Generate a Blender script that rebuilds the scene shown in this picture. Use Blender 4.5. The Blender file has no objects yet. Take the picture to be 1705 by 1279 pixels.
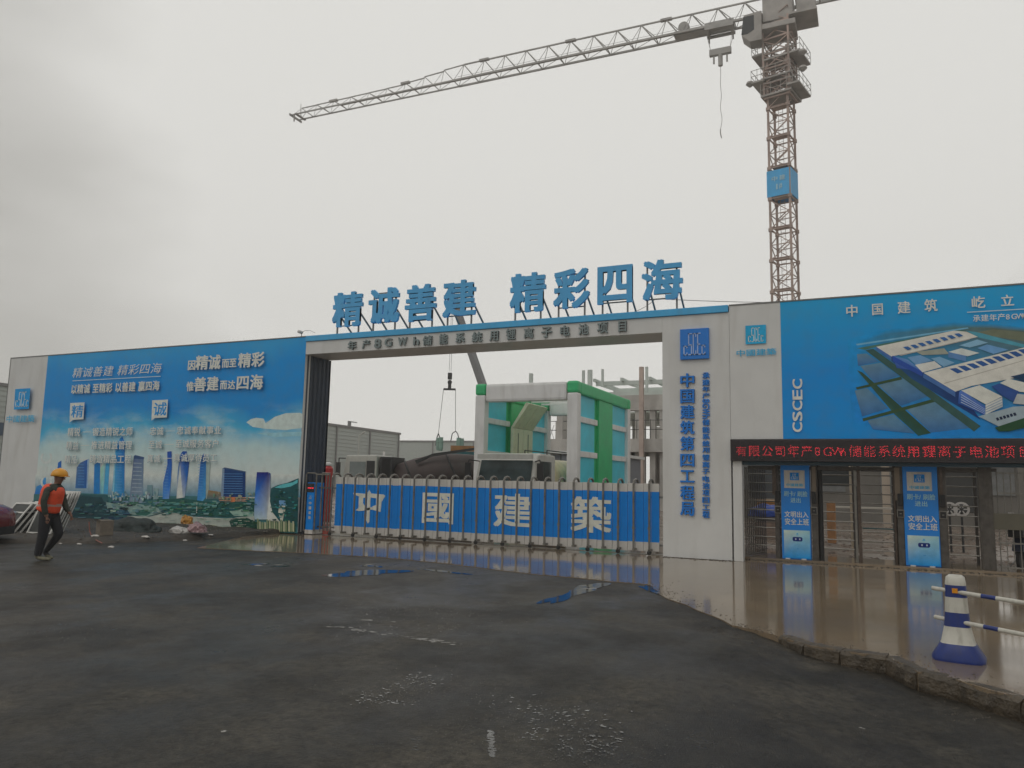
import bpy, bmesh, math, random
from mathutils import Vector, Matrix
from mathutils.bvhtree import BVHTree
random.seed(7)
R = math.radians
SC = bpy.context.scene
COL = SC.collection

# ------------------------------------------------------------------ camera
F_PX, YAW, PIT, ROL = 1280.0, -.4322, .1252, .0213
CAM = Vector((0, -18.303, 1.7))
FW = Vector((math.sin(YAW)*math.cos(PIT), math.cos(YAW)*math.cos(PIT), math.sin(PIT)))
_rt = Vector((math.cos(YAW), -math.sin(YAW), 0)); _up = _rt.cross(FW)
RT = _rt*math.cos(ROL) + _up*math.sin(ROL); UP = _up*math.cos(ROL) - _rt*math.sin(ROL)
cam = bpy.data.objects.new('camera', bpy.data.cameras.new('camera')); COL.objects.link(cam)
cam.data.sensor_width = 36; cam.data.lens = 36*F_PX/1705; cam.data.clip_end = 3000; cam.data.clip_start = .05
_m = Matrix((RT, UP, -FW)).transposed().to_4x4(); _m.translation = CAM
cam.matrix_world = _m; SC.camera = cam

def ray(u, v): return FW + RT*((u-852.5)/F_PX) - UP*((v-639.5)/F_PX)
def W(u, v, Y=0.0):          # measured photo point -> (x, z) on the upright plane at depth Y
    d = ray(u, v); p = CAM + d*((Y-CAM.y)/d.y); return p.x, p.z
def G(u, v, z=0.0):          # measured photo point -> (x, y) on level z
    d = ray(u, v); p = CAM + d*((z-CAM.z)/d.z); return p.x, p.y
def At(u, v, dep): return CAM + ray(u, v)*dep

# ------------------------------------------------------------------ world, sun, exposure
world = bpy.data.worlds.new('World'); SC.world = world; world.use_nodes = True
nt = world.node_tree; nt.nodes.clear()
N = nt.nodes.new; L = nt.links.new
out = N('ShaderNodeOutputWorld'); mix = N('ShaderNodeAddShader')
sky = N('ShaderNodeTexSky'); sky.sky_type = 'NISHITA'; sky.sun_disc = False
sky.sun_elevation = R(55); sky.sun_rotation = R(200); sky.dust_density = 4
b1 = N('ShaderNodeBackground'); b1.inputs[1].default_value = .004
L(sky.outputs[0], b1.inputs[0])
b2 = N('ShaderNodeBackground'); b2.inputs[1].default_value = 1.0
tc = N('ShaderNodeTexCoord'); mp = N('ShaderNodeMapping'); mp.inputs['Scale'].default_value = (1, 1, 2.6)
nz = N('ShaderNodeTexNoise'); nz.inputs['Scale'].default_value = 2.4; nz.inputs['Detail'].default_value = 5; nz.inputs['Roughness'].default_value = .5
L(tc.outputs['Generated'], mp.inputs[0]); L(mp.outputs[0], nz.inputs[0])
# thin spot in the cloud deck, brighter than the rest
vd = N('ShaderNodeVectorMath'); vd.operation = 'DOT_PRODUCT'; L(tc.outputs['Generated'], vd.inputs[0])
vd.inputs[1].default_value = (FW + RT*.09 + UP*.26).normalized()
mr = N('ShaderNodeMapRange'); mr.interpolation_type = 'SMOOTHERSTEP'; L(vd.outputs['Value'], mr.inputs[0])
mr.inputs[1].default_value = .70; mr.inputs[2].default_value = 1.02; mr.inputs[3].default_value = 0; mr.inputs[4].default_value = .78
ad = N('ShaderNodeMath'); ad.operation = 'MULTIPLY_ADD'; L(nz.outputs[0], ad.inputs[0]); ad.inputs[1].default_value = .95; L(mr.outputs[0], ad.inputs[2])
cr = N('ShaderNodeValToRGB'); L(ad.outputs[0], cr.inputs[0])
cr.color_ramp.elements[0].position = .40; cr.color_ramp.elements[0].color = (.48, .47, .44, 1)
cr.color_ramp.elements[1].position = 1.0; cr.color_ramp.elements[1].color = (.76, .75, .715, 1)
L(cr.outputs[0], b2.inputs[0]); L(b1.outputs[0], mix.inputs[0]); L(b2.outputs[0], mix.inputs[1]); L(mix.outputs[0], out.inputs[0])

sun = bpy.data.objects.new('sun', bpy.data.lights.new('sun', 'SUN')); COL.objects.link(sun)
sun.data.energy = .5; sun.data.angle = R(40); sun.data.color = (1, .97, .93)
_d = Vector((math.sin(R(200))*math.cos(R(55)), math.cos(R(200))*math.cos(R(55)), math.sin(R(55))))
sun.rotation_euler = _d.to_track_quat('Z', 'Y').to_euler()
SC.view_settings.view_transform = 'Standard'; SC.view_settings.look = 'None'
SC.view_settings.exposure = 0; SC.view_settings.gamma = 1; SC.view_settings.use_curve_mapping = False
SC.cycles.volume_bounces = 1 if hasattr(SC, 'cycles') else 0
SC.cycles.max_bounces = 8

# ------------------------------------------------------------------ materials
def lin(c):
    return tuple(((x/255)/12.92 if x/255 <= .04045 else ((x/255+.055)/1.055)**2.4) for x in c)
LF = .38                      # light reaching an upright wall under this sky
def al(r, g, b, k=LF):
    c = [max(.003, x-(.016, .010, .008)[i])/k for i, x in enumerate(lin((r, g, b)))]; m = max(c)/.8
    return tuple(x/max(1, m) for x in c)
MATS = {}
def mat(name, col, rough=.5, metal=0, var=.12, scale=3, bump=0, bscale=40, stretch=(1, 1, 1), emis=None, spec=.5, dirt=0, dirtcol=(.12, .10, .08), coat=0, alpha=None):
    if name in MATS: return MATS[name]
    m = bpy.data.materials.new(name); m.use_nodes = True; t = m.node_tree; n = t.nodes; l = t.links
    b = n['Principled BSDF']; b.inputs['Roughness'].default_value = rough; b.inputs['Metallic'].default_value = metal
    b.inputs['Specular IOR Level'].default_value = spec; b.inputs['Coat Weight'].default_value = coat
    tc = n.new('ShaderNodeTexCoord'); mp = n.new('ShaderNodeMapping'); mp.inputs['Scale'].default_value = stretch
    l.new(tc.outputs['Object'], mp.inputs[0])
    nz = n.new('ShaderNodeTexNoise'); nz.inputs['Scale'].default_value = scale; nz.inputs['Detail'].default_value = 6; nz.inputs['Roughness'].default_value = .6
    l.new(mp.outputs[0], nz.inputs[0])
    r = n.new('ShaderNodeValToRGB'); l.new(nz.outputs[0], r.inputs[0])
    r.color_ramp.elements[0].position = .32; r.color_ramp.elements[1].position = .7
    r.color_ramp.elements[0].color = tuple(c*(1-var) for c in col)+(1,); r.color_ramp.elements[1].color = tuple(min(1, c*(1+var)) for c in col)+(1,)
    src = r.outputs[0]
    if dirt:
        n2 = n.new('ShaderNodeTexNoise'); n2.inputs['Scale'].default_value = scale*2.3; n2.inputs['Detail'].default_value = 8
        m2 = n.new('ShaderNodeMapping'); m2.inputs['Scale'].default_value = (1, 1, .18); l.new(tc.outputs['Object'], m2.inputs[0]); l.new(m2.outputs[0], n2.inputs[0])
        mr = n.new('ShaderNodeMapRange'); mr.inputs[1].default_value = .5; mr.inputs[2].default_value = .8; mr.inputs[4].default_value = dirt
        l.new(n2.outputs[0], mr.inputs[0])
        mx = n.new('ShaderNodeMixRGB'); l.new(mr.outputs[0], mx.inputs[0]); l.new(src, mx.inputs[1]); mx.inputs[2].default_value = dirtcol+(1,); src = mx.outputs[0]
    l.new(src, b.inputs['Base Color'])
    rr = n.new('ShaderNodeMapRange'); rr.inputs[3].default_value = max(.02, rough-.1); rr.inputs[4].default_value = min(1, rough+.12)
    l.new(nz.outputs[0], rr.inputs[0]); l.new(rr.outputs[0], b.inputs['Roughness'])
    if bump:
        n3 = n.new('ShaderNodeTexNoise'); n3.inputs['Scale'].default_value = bscale; n3.inputs['Detail'].default_value = 5
        l.new(tc.outputs['Object'], n3.inputs[0])
        bp = n.new('ShaderNodeBump'); bp.inputs['Strength'].default_value = bump; bp.inputs['Distance'].default_value = .02
        l.new(n3.outputs[0], bp.inputs['Height']); l.new(bp.outputs[0], b.inputs['Normal'])
    if emis:
        b.inputs['Emission Color'].default_value = emis[0]+(1,); b.inputs['Emission Strength'].default_value = emis[1]
    MATS[name] = m; return m

# ------------------------------------------------------------------ mesh builder
WM = {}                       # world matrices of my parents
class MB:
    def __init__(s): s.v = []; s.f = []; s.mi = []; s.c = None; s.k = 0
    def add(s, vs, fs, mi=0, col=None):
        o = len(s.v); s.v += [tuple(p) for p in vs]
        for f in fs:
            s.f.append([i+o for i in f]); s.mi.append(mi)
            if s.c is not None: s.c.append([(col[i] if isinstance(col, list) else col) for i in f])
        return s
    def box(s, x0, x1, y0, y1, z0, z1, mi=0):
        if x0 > x1: x0, x1 = x1, x0
        if y0 > y1: y0, y1 = y1, y0
        if z0 > z1: z0, z1 = z1, z0
        v = [(x, y, z) for z in (z0, z1) for y in (y0, y1) for x in (x0, x1)]
        return s.add(v, [(0, 2, 3, 1), (4, 5, 7, 6), (0, 1, 5, 4), (2, 6, 7, 3), (0, 4, 6, 2), (1, 3, 7, 5)], mi)
    def bar(s, p, q, w, h=None, mi=0, n=4, r2=None):
        p = Vector(p); q = Vector(q); h = h or w; d = (q-p)
        if d.length < 1e-6: return s
        d.normalize(); a = Vector((0, 0, 1)) if abs(d.z) < .95 else Vector((1, 0, 0))
        x = d.cross(a).normalized(); y = x.cross(d).normalized()
        if n == 4: ring = [(-.5*w, -.5*h), (.5*w, -.5*h), (.5*w, .5*h), (-.5*w, .5*h)]
        else: ring = [(w*math.cos(2*math.pi*i/n), w*math.sin(2*math.pi*i/n)) for i in range(n)]
        k = 1 if r2 is None else r2/w
        v = [p+x*a_+y*b_ for a_, b_ in ring] + [q+x*a_*k+y*b_*k for a_, b_ in ring]
        f = [(i, (i+1) % n, n+(i+1) % n, n+i) for i in range(n)] + [tuple(range(n-1, -1, -1)), tuple(range(n, 2*n))]
        return s.add(v, f, mi)
    def tube(s, p, q, r, mi=0, n=8, r2=None): return s.bar(p, q, r, None, mi, n, r2)
    def path(s, pts, r, mi=0, n=6):
        for a, b in zip(pts, pts[1:]): s.bar(a, b, r, None, mi, n)
        return s
    def prism(s, poly, a0, a1, ax='y', mi=0):     # poly in the two other axes, extruded along ax
        def P(p, a): return {'y': (p[0], a, p[1]), 'x': (a, p[0], p[1]), 'z': (p[0], p[1], a)}[ax]
        n = len(poly); v = [P(p, a0) for p in poly]+[P(p, a1) for p in poly]
        f = [tuple(range(n)), tuple(range(2*n-1, n-1, -1))]+[(i, n+i, n+(i+1) % n, (i+1) % n) for i in range(n)]
        return s.add(v, f, mi)
    def lathe(s, c, prof, n=16, mi=0, ax='z'):     # prof [(r, h)]
        v = []; f = []
        for r, h in prof:
            for i in range(n):
                a = 2*math.pi*i/n; x, y = r*math.cos(a), r*math.sin(a)
                v.append({'z': (c[0]+x, c[1]+y, c[2]+h), 'y': (c[0]+x, c[1]+h, c[2]+y), 'x': (c[0]+h, c[1]+x, c[2]+y)}[ax])
        for j in range(len(prof)-1):
            for i in range(n): f.append((j*n+i, j*n+(i+1) % n, (j+1)*n+(i+1) % n, (j+1)*n+i))
        f.append(tuple(range(n-1, -1, -1))); f.append(tuple((len(prof)-1)*n+i for i in range(n)))
        return s.add(v, f, mi)
    def build(s, name, mats, parent=None, local=False, bevel=0, smooth=False, **tags):
        me = bpy.data.meshes.new(name)
        vs = s.v
        if parent is not None and not local:
            inv = WM[parent.name].inverted(); vs = [tuple(inv @ Vector(p)) for p in vs]
        me.from_pydata(vs, [], s.f)
        for m in (mats if isinstance(mats, (list, tuple)) else [mats]): me.materials.append(m)
        me.polygons.foreach_set('material_index', s.mi)
        if s.c is not None:
            ca = me.color_attributes.new('Col', 'FLOAT_COLOR', 'CORNER'); flat = [x for f in s.c for c in f for x in (c[0], c[1], c[2], 1)]
            ca.data.foreach_set('color', flat)
        bm = bmesh.new(); bm.from_mesh(me)
        if s.c is None and len(s.f) < 60000: bmesh.ops.recalc_face_normals(bm, faces=bm.faces)
        if bevel:
            bmesh.ops.remove_doubles(bm, verts=bm.verts, dist=1e-5)
            bmesh.ops.bevel(bm, geom=[e for e in bm.edges if e.is_manifold and e.calc_face_angle(0) > .5], offset=bevel, segments=2, profile=.6, affect='EDGES', clamp_overlap=True)
        bm.to_mesh(me); bm.free()
        if smooth: me.shade_smooth()
        me.update()
        return link(name, me, parent, **tags)
def tagit(o, label=None, cat=None, group=None, kind=None):
    if label: o['label'] = label
    if cat: o['category'] = cat
    if group: o['group'] = group
    if kind: o['kind'] = kind
    return o
def link(name, me, parent=None, mw=None, label=None, cat=None, group=None, kind=None):
    o = bpy.data.objects.new(name, me); COL.objects.link(o)
    base = WM[parent.name] if parent is not None else Matrix()
    if parent is not None: o.parent = parent
    loc = mw if mw is not None else Matrix()
    o.matrix_basis = loc; WM[o.name] = base @ loc
    return tagit(o, label, cat, group, kind)
def thing(name, label, cat, loc=(0, 0, 0), rz=0, group=None):
    o = bpy.data.objects.new(name, None); COL.objects.link(o); o.empty_display_size = .2
    o.matrix_basis = Matrix.Translation(loc) @ Matrix.Rotation(rz, 4, 'Z'); WM[o.name] = o.matrix_basis.copy()
    return tagit(o, label, cat, group)
def inst(src, name, parent, dx, **tags):          # copy of a part sharing its mesh, moved by dx
    o = link(name, src.data, parent, Matrix.Translation(Vector(dx)) @ src.matrix_basis, **tags); return o
def copy_thing(root, loc, rz, label, group=None):
    r = root.copy(); COL.objects.link(r); r.matrix_basis = Matrix.Translation(loc) @ Matrix.Rotation(rz, 4, 'Z'); r['label'] = label
    WM[r.name] = r.matrix_basis.copy()
    if group: r['group'] = group
    for ch in [c for c in bpy.data.objects if c.parent == root]:
        c = ch.copy(); COL.objects.link(c); c.parent = r
        for g in [q for q in bpy.data.objects if q.parent == ch]:
            d = g.copy(); COL.objects.link(d); d.parent = c
    return r

# ------------------------------------------------------------------ lettering
_GC = {}
def glyph(ch, bold=0.0, solid=False):
    k = (ch, round(bold, 3), solid)
    if k in _GC: return _GC[k]
    c = bpy.data.curves.new('g', 'FONT'); c.body = ch; c.size = 1; c.offset = bold; c.resolution_u = 3
    if solid: c.extrude = .5
    o = bpy.data.objects.new('g', c); COL.objects.link(o)
    me = bpy.data.meshes.new_from_object(o.evaluated_get(bpy.context.evaluated_depsgraph_get()))
    v = [tuple(p.co) for p in me.vertices]; f = [tuple(p.vertices) for p in me.polygons]
    bpy.data.objects.remove(o); bpy.data.curves.remove(c); bpy.data.meshes.remove(me)
    _GC[k] = (v, f); return _GC[k]
def put_char(mb, ch, x0, x1, z0, z1, y, depth=0, bold=.02, mi=0, col=None, em=False, rot=0, shear=0):
    v, f = glyph(ch, 0, depth > 0)
    if not v: return
    sh = [(0, 0)]
    if .004 < bold <= .012: sh = [(0, 0), (bold*.9, bold*.4), (-bold*.9, -bold*.4)]
    if bold > .012: d = bold*.8; sh = [(0, 0), (d, d*.7), (-d, d*.7), (-d, -d*.7), (d, -d*.7)]
    d = max(p[0] for p in sh); e = max(p[1] for p in sh)
    if em: a0, a1, b0, b1 = (-.02, 1.0, -.1, .86) if ord(ch) > 255 else (-.02, .62, -.1, .86)
    else: a0 = min(p[0] for p in v)-d; a1 = max(p[0] for p in v)+d; b0 = min(p[1] for p in v)-e; b1 = max(p[1] for p in v)+e
    for k, (dx, dy) in enumerate(sh):
        out_ = []
        for p in v:
            s_ = (p[0]+dx-a0)/(a1-a0); t_ = (p[1]+dy-b0)/(b1-b0)
            if rot == 90: s_, t_ = 1-t_, s_
            if rot == -90: s_, t_ = t_, 1-s_
            out_.append((x0+(x1-x0)*(s_+shear*(t_-.5)), (y-depth*p[2] if depth else y)-(.00030 if depth else .00007)*k, z0+(z1-z0)*t_))
        mb.add(out_, f, mi, col)
def put_line(mb, txt, x0, x1, z0, z1, y, **kw):
    ws = [1.0 if ord(c) > 255 else (.35 if c == ' ' else .62) for c in txt]; tot = sum(ws); x = x0
    for c, w in zip(txt, ws):
        dx = (x1-x0)*w/tot
        if c != ' ': put_char(mb, c, x, x+dx, z0, z1, y, em=True, **kw)
        x += dx
EMB = [(.12, .16, .13, .45), (.12, .26, .13, .165), (.12, .26, .415, .45), (.225, .26, .36, .45),
       (.29, .325, .47, .85), (.29, .42, .815, .85), (.29, .42, .45, .485), (.385, .42, .13, .47), (.29, .42, .13, .165),
       (.45, .485, .13, .85), (.45, .57, .815, .85), (.45, .57, .13, .165), (.535, .57, .72, .85), (.535, .57, .13, .28),
       (.60, .635, .13, .85), (.60, .72, .815, .85), (.60, .71, .46, .495), (.60, .72, .13, .165),
       (.75, .785, .13, .45), (.75, .88, .13, .165), (.75, .88, .415, .45), (.845, .88, .36, .45), (.225, .26, .13, .22), (.845, .88, .13, .22)]
def emblem(mb, x0, x1, z0, z1, y, mi=0, depth=.006, cols=None):
    mb.k = mb.k
    for a, b, c, d in EMB:
        X0 = x0+(x1-x0)*a; X1 = x0+(x1-x0)*b; Z0 = z0+(z1-z0)*c; Z1 = z0+(z1-z0)*d
        if cols is None: mb.box(X0, X1, y-depth, y, Z0, Z1, mi)
        else: mb.add([(X0, y, Z0), (X1, y, Z0), (X1, y, Z1), (X0, y, Z1)], [(0, 1, 2, 3)], mi, cols)
class Art(MB):                # flat print: polygons with their own ink colour, stacked 1.2 mm apart
    def __init__(s, y, Y=0.0): super().__init__(); s.c = []; s.y = y; s.Y = Y
    def poly(s, pts, col, raw=False):
        P = [p if raw else W(p[0], p[1], s.Y) for p in pts]; s.y -= .0004
        cc = [al(*c) for c in col] if isinstance(col, list) else al(*col)
        s.add([(x, s.y, z) for x, z in P], [tuple(range(len(P)))], 0, cc)
    def text(s, txt, l, r_, col, bold=.015, rawcol=None, shear=0, dy=.0005):   # l, r_: (u, vtop, vbottom) at both ends
        (x0, a), (_, b) = W(l[0], l[1], s.Y), W(l[0], l[2], s.Y); (x1, c), (_, d) = W(r_[0], r_[1], s.Y), W(r_[0], r_[2], s.Y)
        s.y -= dy
        put_line(s, txt, x0, x1, (b+d)/2, (a+c)/2, s.y, bold=bold, col=al(*col), shear=shear)
    def char(s, ch, u0, u1, v0, v1, col, bold=.015, rot=0):
        (x0, z1), (x1, z0) = W(u0, v0, s.Y), W(u1, v1, s.Y)
        put_char(s, ch, x0, x1, z0, z1, s.y-.0004, bold=bold, col=al(*col), rot=rot)
def print_mat():
    m = bpy.data.materials.new('printed_vinyl'); m.use_nodes = True; n = m.node_tree.nodes; l = m.node_tree.links
    b = n['Principled BSDF']; b.inputs['Roughness'].default_value = .55; b.inputs['Specular IOR Level'].default_value = .25
    a = n.new('ShaderNodeVertexColor'); a.layer_name = 'Col'
    tc = n.new('ShaderNodeTexCoord'); nz = n.new('ShaderNodeTexNoise'); nz.inputs['Scale'].default_value = 6; nz.inputs['Detail'].default_value = 8
    l.new(tc.outputs['Object'], nz.inputs[0]); mr = n.new('ShaderNodeMapRange'); mr.inputs[3].default_value = .7; mr.inputs[4].default_value = 1.25
    l.new(nz.outputs[0], mr.inputs[0]); mx = n.new('ShaderNodeMixRGB'); mx.blend_type = 'MULTIPLY'; mx.inputs[0].default_value = 1
    l.new(a.outputs[0], mx.inputs[1]); l.new(mr.outputs[0], mx.inputs[2]); l.new(mx.outputs[0], b.inputs['Base Color'])
    return m
PRINT = print_mat()
# ------------------------------------------------------------------ colours of the place
M_white = mat('white_panel', (.67, .675, .665), .42, var=.05, scale=1.2, dirt=.5, dirtcol=(.47, .455, .42))
M_grey = mat('galvanised_steel', (.18, .18, .175), .38, metal=.6, var=.2, scale=8)
M_rail = mat('stainless_rail', (.22, .21, .19), .3, metal=.75, var=.25, scale=6, dirt=.4)
M_dark = mat('dark_steel', (.035, .036, .038), .5, metal=.3, var=.2, scale=6)
M_blue = mat('blue_sign_paint', al(30, 100, 160), .4, var=.08, scale=2)
M_letter = mat('blue_letter_steel', al(72, 140, 185, .42), .38, var=.07, scale=3, dirt=.15)
M_plate = mat('logo_plate_blue', al(34, 86, 148, .42), .35, var=.06, scale=3)
M_bluetrim = mat('blue_fascia', al(62, 132, 172, .4), .35, var=.08, scale=2, dirt=.2)
M_greylet = mat('grey_letter_steel', al(92, 98, 98, .42), .45, metal=.2, var=.15, scale=5)
M_gateblue = mat('gate_blue_panel', al(10, 100, 166, .40), .5, var=.08, scale=2.5, spec=.2, dirt=.25, dirtcol=(.03, .08, .14))
M_gatewhite = mat('gate_white_panel', (.64, .62, .585), .45, var=.08, scale=4, dirt=.5, dirtcol=(.2, .17, .13))
M_black = mat('black_rubber', (.018, .018, .019), .6, var=.2)
M_chrome = mat('polished_steel', (.55, .53, .5), .18, metal=1, var=.1)
M_soil = mat('wet_soil', (.045, .038, .03), .6, var=.45, scale=7, bump=.8, bscale=26)

# ------------------------------------------------------------------ ground sheets
def nodes_of(name):
    m = bpy.data.materials.new(name); m.use_nodes = True; t = m.node_tree
    return m, t.nodes, t.links, t.nodes['Principled BSDF']
def noise(n, l, vec, scale, detail=5, rough=.55):
    x = n.new('ShaderNodeTexNoise'); x.inputs['Scale'].default_value = scale; x.inputs['Detail'].default_value = detail; x.inputs['Roughness'].default_value = rough
    l.new(vec, x.inputs[0]); return x.outputs[0]
def mrange(n, l, src, a, b, c, d):
    x = n.new('ShaderNodeMapRange'); x.inputs[1].default_value = a; x.inputs[2].default_value = b; x.inputs[3].default_value = c; x.inputs[4].default_value = d
    l.new(src, x.inputs[0]); return x.outputs[0]
def mixc(n, l, f, a, b, mode='MIX'):
    x = n.new('ShaderNodeMixRGB'); x.blend_type = mode
    for s, i in ((f, 0), (a, 1), (b, 2)):
        if isinstance(s, (int, float)): x.inputs[i].default_value = s
        elif isinstance(s, tuple): x.inputs[i].default_value = s+(1,)
        else: l.new(s, x.inputs[i])
    return x.outputs[0]
def math_(n, l, op, a, b):
    x = n.new('ShaderNodeMath'); x.operation = op
    for s, i in ((a, 0), (b, 1)):
        if isinstance(s, (int, float)): x.inputs[i].default_value = s
        else: l.new(s, x.inputs[i])
    return x.outputs[0]
def asphalt_material():
    m, n, l, b = nodes_of('wet_asphalt'); P = n.new('ShaderNodeTexCoord').outputs['Object']
    big = noise(n, l, P, .35, 4); mid = noise(n, l, P, 1.7, 7, .65); fine = noise(n, l, P, 120, 3); grit = noise(n, l, P, 45, 4, .7)
    mp = n.new('ShaderNodeMapping'); mp.inputs['Scale'].default_value = (1, .25, 1); mp.inputs['Rotation'].default_value = (0, 0, R(20)); l.new(P, mp.inputs[0])
    streak = noise(n, l, mp.outputs[0], 1.1, 6, .6)
    c = mixc(n, l, mrange(n, l, mid, .35, .7, 0, 1), (.015, .0138, .0112), (.028, .0258, .0215))
    c = mixc(n, l, 1.0, c, mixc(n, l, mrange(n, l, noise(n, l, P, .75, 6, .62), .42, .60, 0, 1), (.5, .49, .48), (2.5, 2.43, 2.3)), 'MULTIPLY')
    c = mixc(n, l, mrange(n, l, streak, .45, .75, 0, .65), c, (.044, .040, .034))
    c = mixc(n, l, mrange(n, l, fine, .4, .8, 0, .6), c, (.058, .054, .047))
    c = mixc(n, l, 1.0, c, mixc(n, l, mrange(n, l, noise(n, l, P, 11, 10, .85), .40, .62, 0, 1), (.5, .49, .48), (1.75, 1.72, 1.66)), 'MULTIPLY')
    worn = math_(n, l, 'MULTIPLY', mrange(n, l, big, .52, .62, 0, 1), mrange(n, l, grit, .66, .70, 0, 1))
    c = mixc(n, l, worn, c, (.22, .21, .19))
    l.new(c, b.inputs['Base Color'])
    mp2 = n.new('ShaderNodeMapping'); mp2.inputs['Scale'].default_value = (1, .55, 1); mp2.inputs['Rotation'].default_value = (0, 0, R(15)); l.new(P, mp2.inputs[0])
    wet = mrange(n, l, noise(n, l, mp2.outputs[0], .55, 6, .6), .47, .60, 0, 1)
    c = mixc(n, l, math_(n, l, 'MULTIPLY', wet, .45), c, (.011, .0102, .009)); l.new(c, b.inputs['Base Color'])
    r = math_(n, l, 'SUBTRACT', mrange(n, l, mid, .3, .7, .42, .62), math_(n, l, 'MULTIPLY', wet, .20)); l.new(r, b.inputs['Roughness'])
    h = math_(n, l, 'ADD', math_(n, l, 'MULTIPLY', fine, .5), math_(n, l, 'MULTIPLY', grit, .9))
    h = math_(n, l, 'ADD', h, math_(n, l, 'MULTIPLY', mid, 1.2))
    bp = n.new('ShaderNodeBump'); bp.inputs['Strength'].default_value = .7; bp.inputs['Distance'].default_value = .016
    l.new(h, bp.inputs['Height']); l.new(bp.outputs[0], b.inputs['Normal']); b.inputs['Specular IOR Level'].default_value = .22
    return m
def apron_material(name, c0, c1, r0, r1, spec=.5, dirt=(.10, .08, .06)):
    m, n, l, b = nodes_of(name); P = n.new('ShaderNodeTexCoord').outputs['Object']
    big = noise(n, l, P, .45, 5); mid = noise(n, l, P, 2.3, 7, .65); fine = noise(n, l, P, 60, 4, .7)
    c = mixc(n, l, mrange(n, l, big, .35, .68, 0, 1), c0, c1)
    c = mixc(n, l, mrange(n, l, mid, .5, .75, 0, .5), c, dirt)
    c = mixc(n, l, mrange(n, l, fine, .62, .72, 0, .45), c, dirt)
    l.new(c, b.inputs['Base Color'])
    r = math_(n, l, 'ADD', mrange(n, l, big, .38, .62, r0, r1), mrange(n, l, fine, .55, .8, 0, .25)); l.new(r, b.inputs['Roughness'])
    h = math_(n, l, 'ADD', math_(n, l, 'MULTIPLY', fine, .15), math_(n, l, 'MULTIPLY', mid, 1.0))
    bp = n.new('ShaderNodeBump'); bp.inputs['Strength'].default_value = .11; bp.inputs['Distance'].default_value = .01
    l.new(h, bp.inputs['Height']); l.new(bp.outputs[0], b.inputs['Normal']); b.inputs['Specular IOR Level'].default_value = spec
    return m
M_asph = asphalt_material()
M_apron = apron_material('wet_concrete', (.27, .205, .135), (.165, .125, .085), .025, .12, .8)
M_mud = apron_material('muddy_yard', (.26, .20, .16), (.16, .125, .10), .06, .38, .6)
M_dirt = apron_material('distant_ground', (.12, .10, .08), (.08, .07, .055), .6, .8, .3)
M_water = mat('puddle_water', (.012, .012, .012), .06, var=.1, spec=.9)

MB().box(-700, 700, -120, 900, -.55, -.5).build('ground', M_dirt, kind='structure')
def asph_z(x, y):
    t = max(0, min(1, (x+1.9)/2.2))*max(0, min(1, (-5.0-y)/3.5)); t = t*t*(3-2*t)
    return -.012-.165*t - .01*math.sin(x*.35)*math.sin(y*.4)*(1 if y < -6 else 0)
def sheet(x0, x1, y0, y1, nx, ny, zf):
    mb = MB(); v = [(x0+(x1-x0)*i/nx, y0+(y1-y0)*j/ny) for j in range(ny+1) for i in range(nx+1)]
    mb.add([(x, y, zf(x, y)) for x, y in v], [(j*(nx+1)+i, j*(nx+1)+i+1, (j+1)*(nx+1)+i+1, (j+1)*(nx+1)+i) for j in range(ny) for i in range(nx)])
    return mb
sheet(-70, 45, -70, 0.4, 230, 140, asph_z).build('road', M_asph, smooth=True, kind='structure')
EDGE_PX = [(330, 912), (410, 916), (520, 921), (580, 925), (640, 928), (700, 934), (760, 940), (830, 949), (900, 957), (960, 962), (1020, 968), (1080, 973), (1092, 982), (1105, 993), (1150, 1011), (1220, 1041), (1260, 1048), (1300, 1060), (1340, 1073), (1400, 1083), (1478, 1093), (1530, 1118), (1600, 1133), (1705, 1165)]
edge = [G(u, v) for u, v in EDGE_PX]
_e = []
for a, b in zip(edge, edge[1:]):
    for k in range(4):
        t = k/4; _e.append((a[0]+(b[0]-a[0])*t+random.uniform(-.03, .03), a[1]+(b[1]-a[1])*t+random.uniform(-.03, .03)))
edge_f = _e+[edge[-1], (2.3, -12.3), (4.0, -15), (6, -19), (12, -26)]
poly = [(-15.9, -1.5)]+edge_f+[(30, -26), (30, 1.9), (-15.9, 1.9)]
MB().prism(poly, -.5, 0, 'z').build('pavement', M_apron, kind='structure')
sheet(-120, 60, 1.9, 140, 12, 12, lambda x, y: -.003).build('yard', M_mud, kind='structure')
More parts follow.
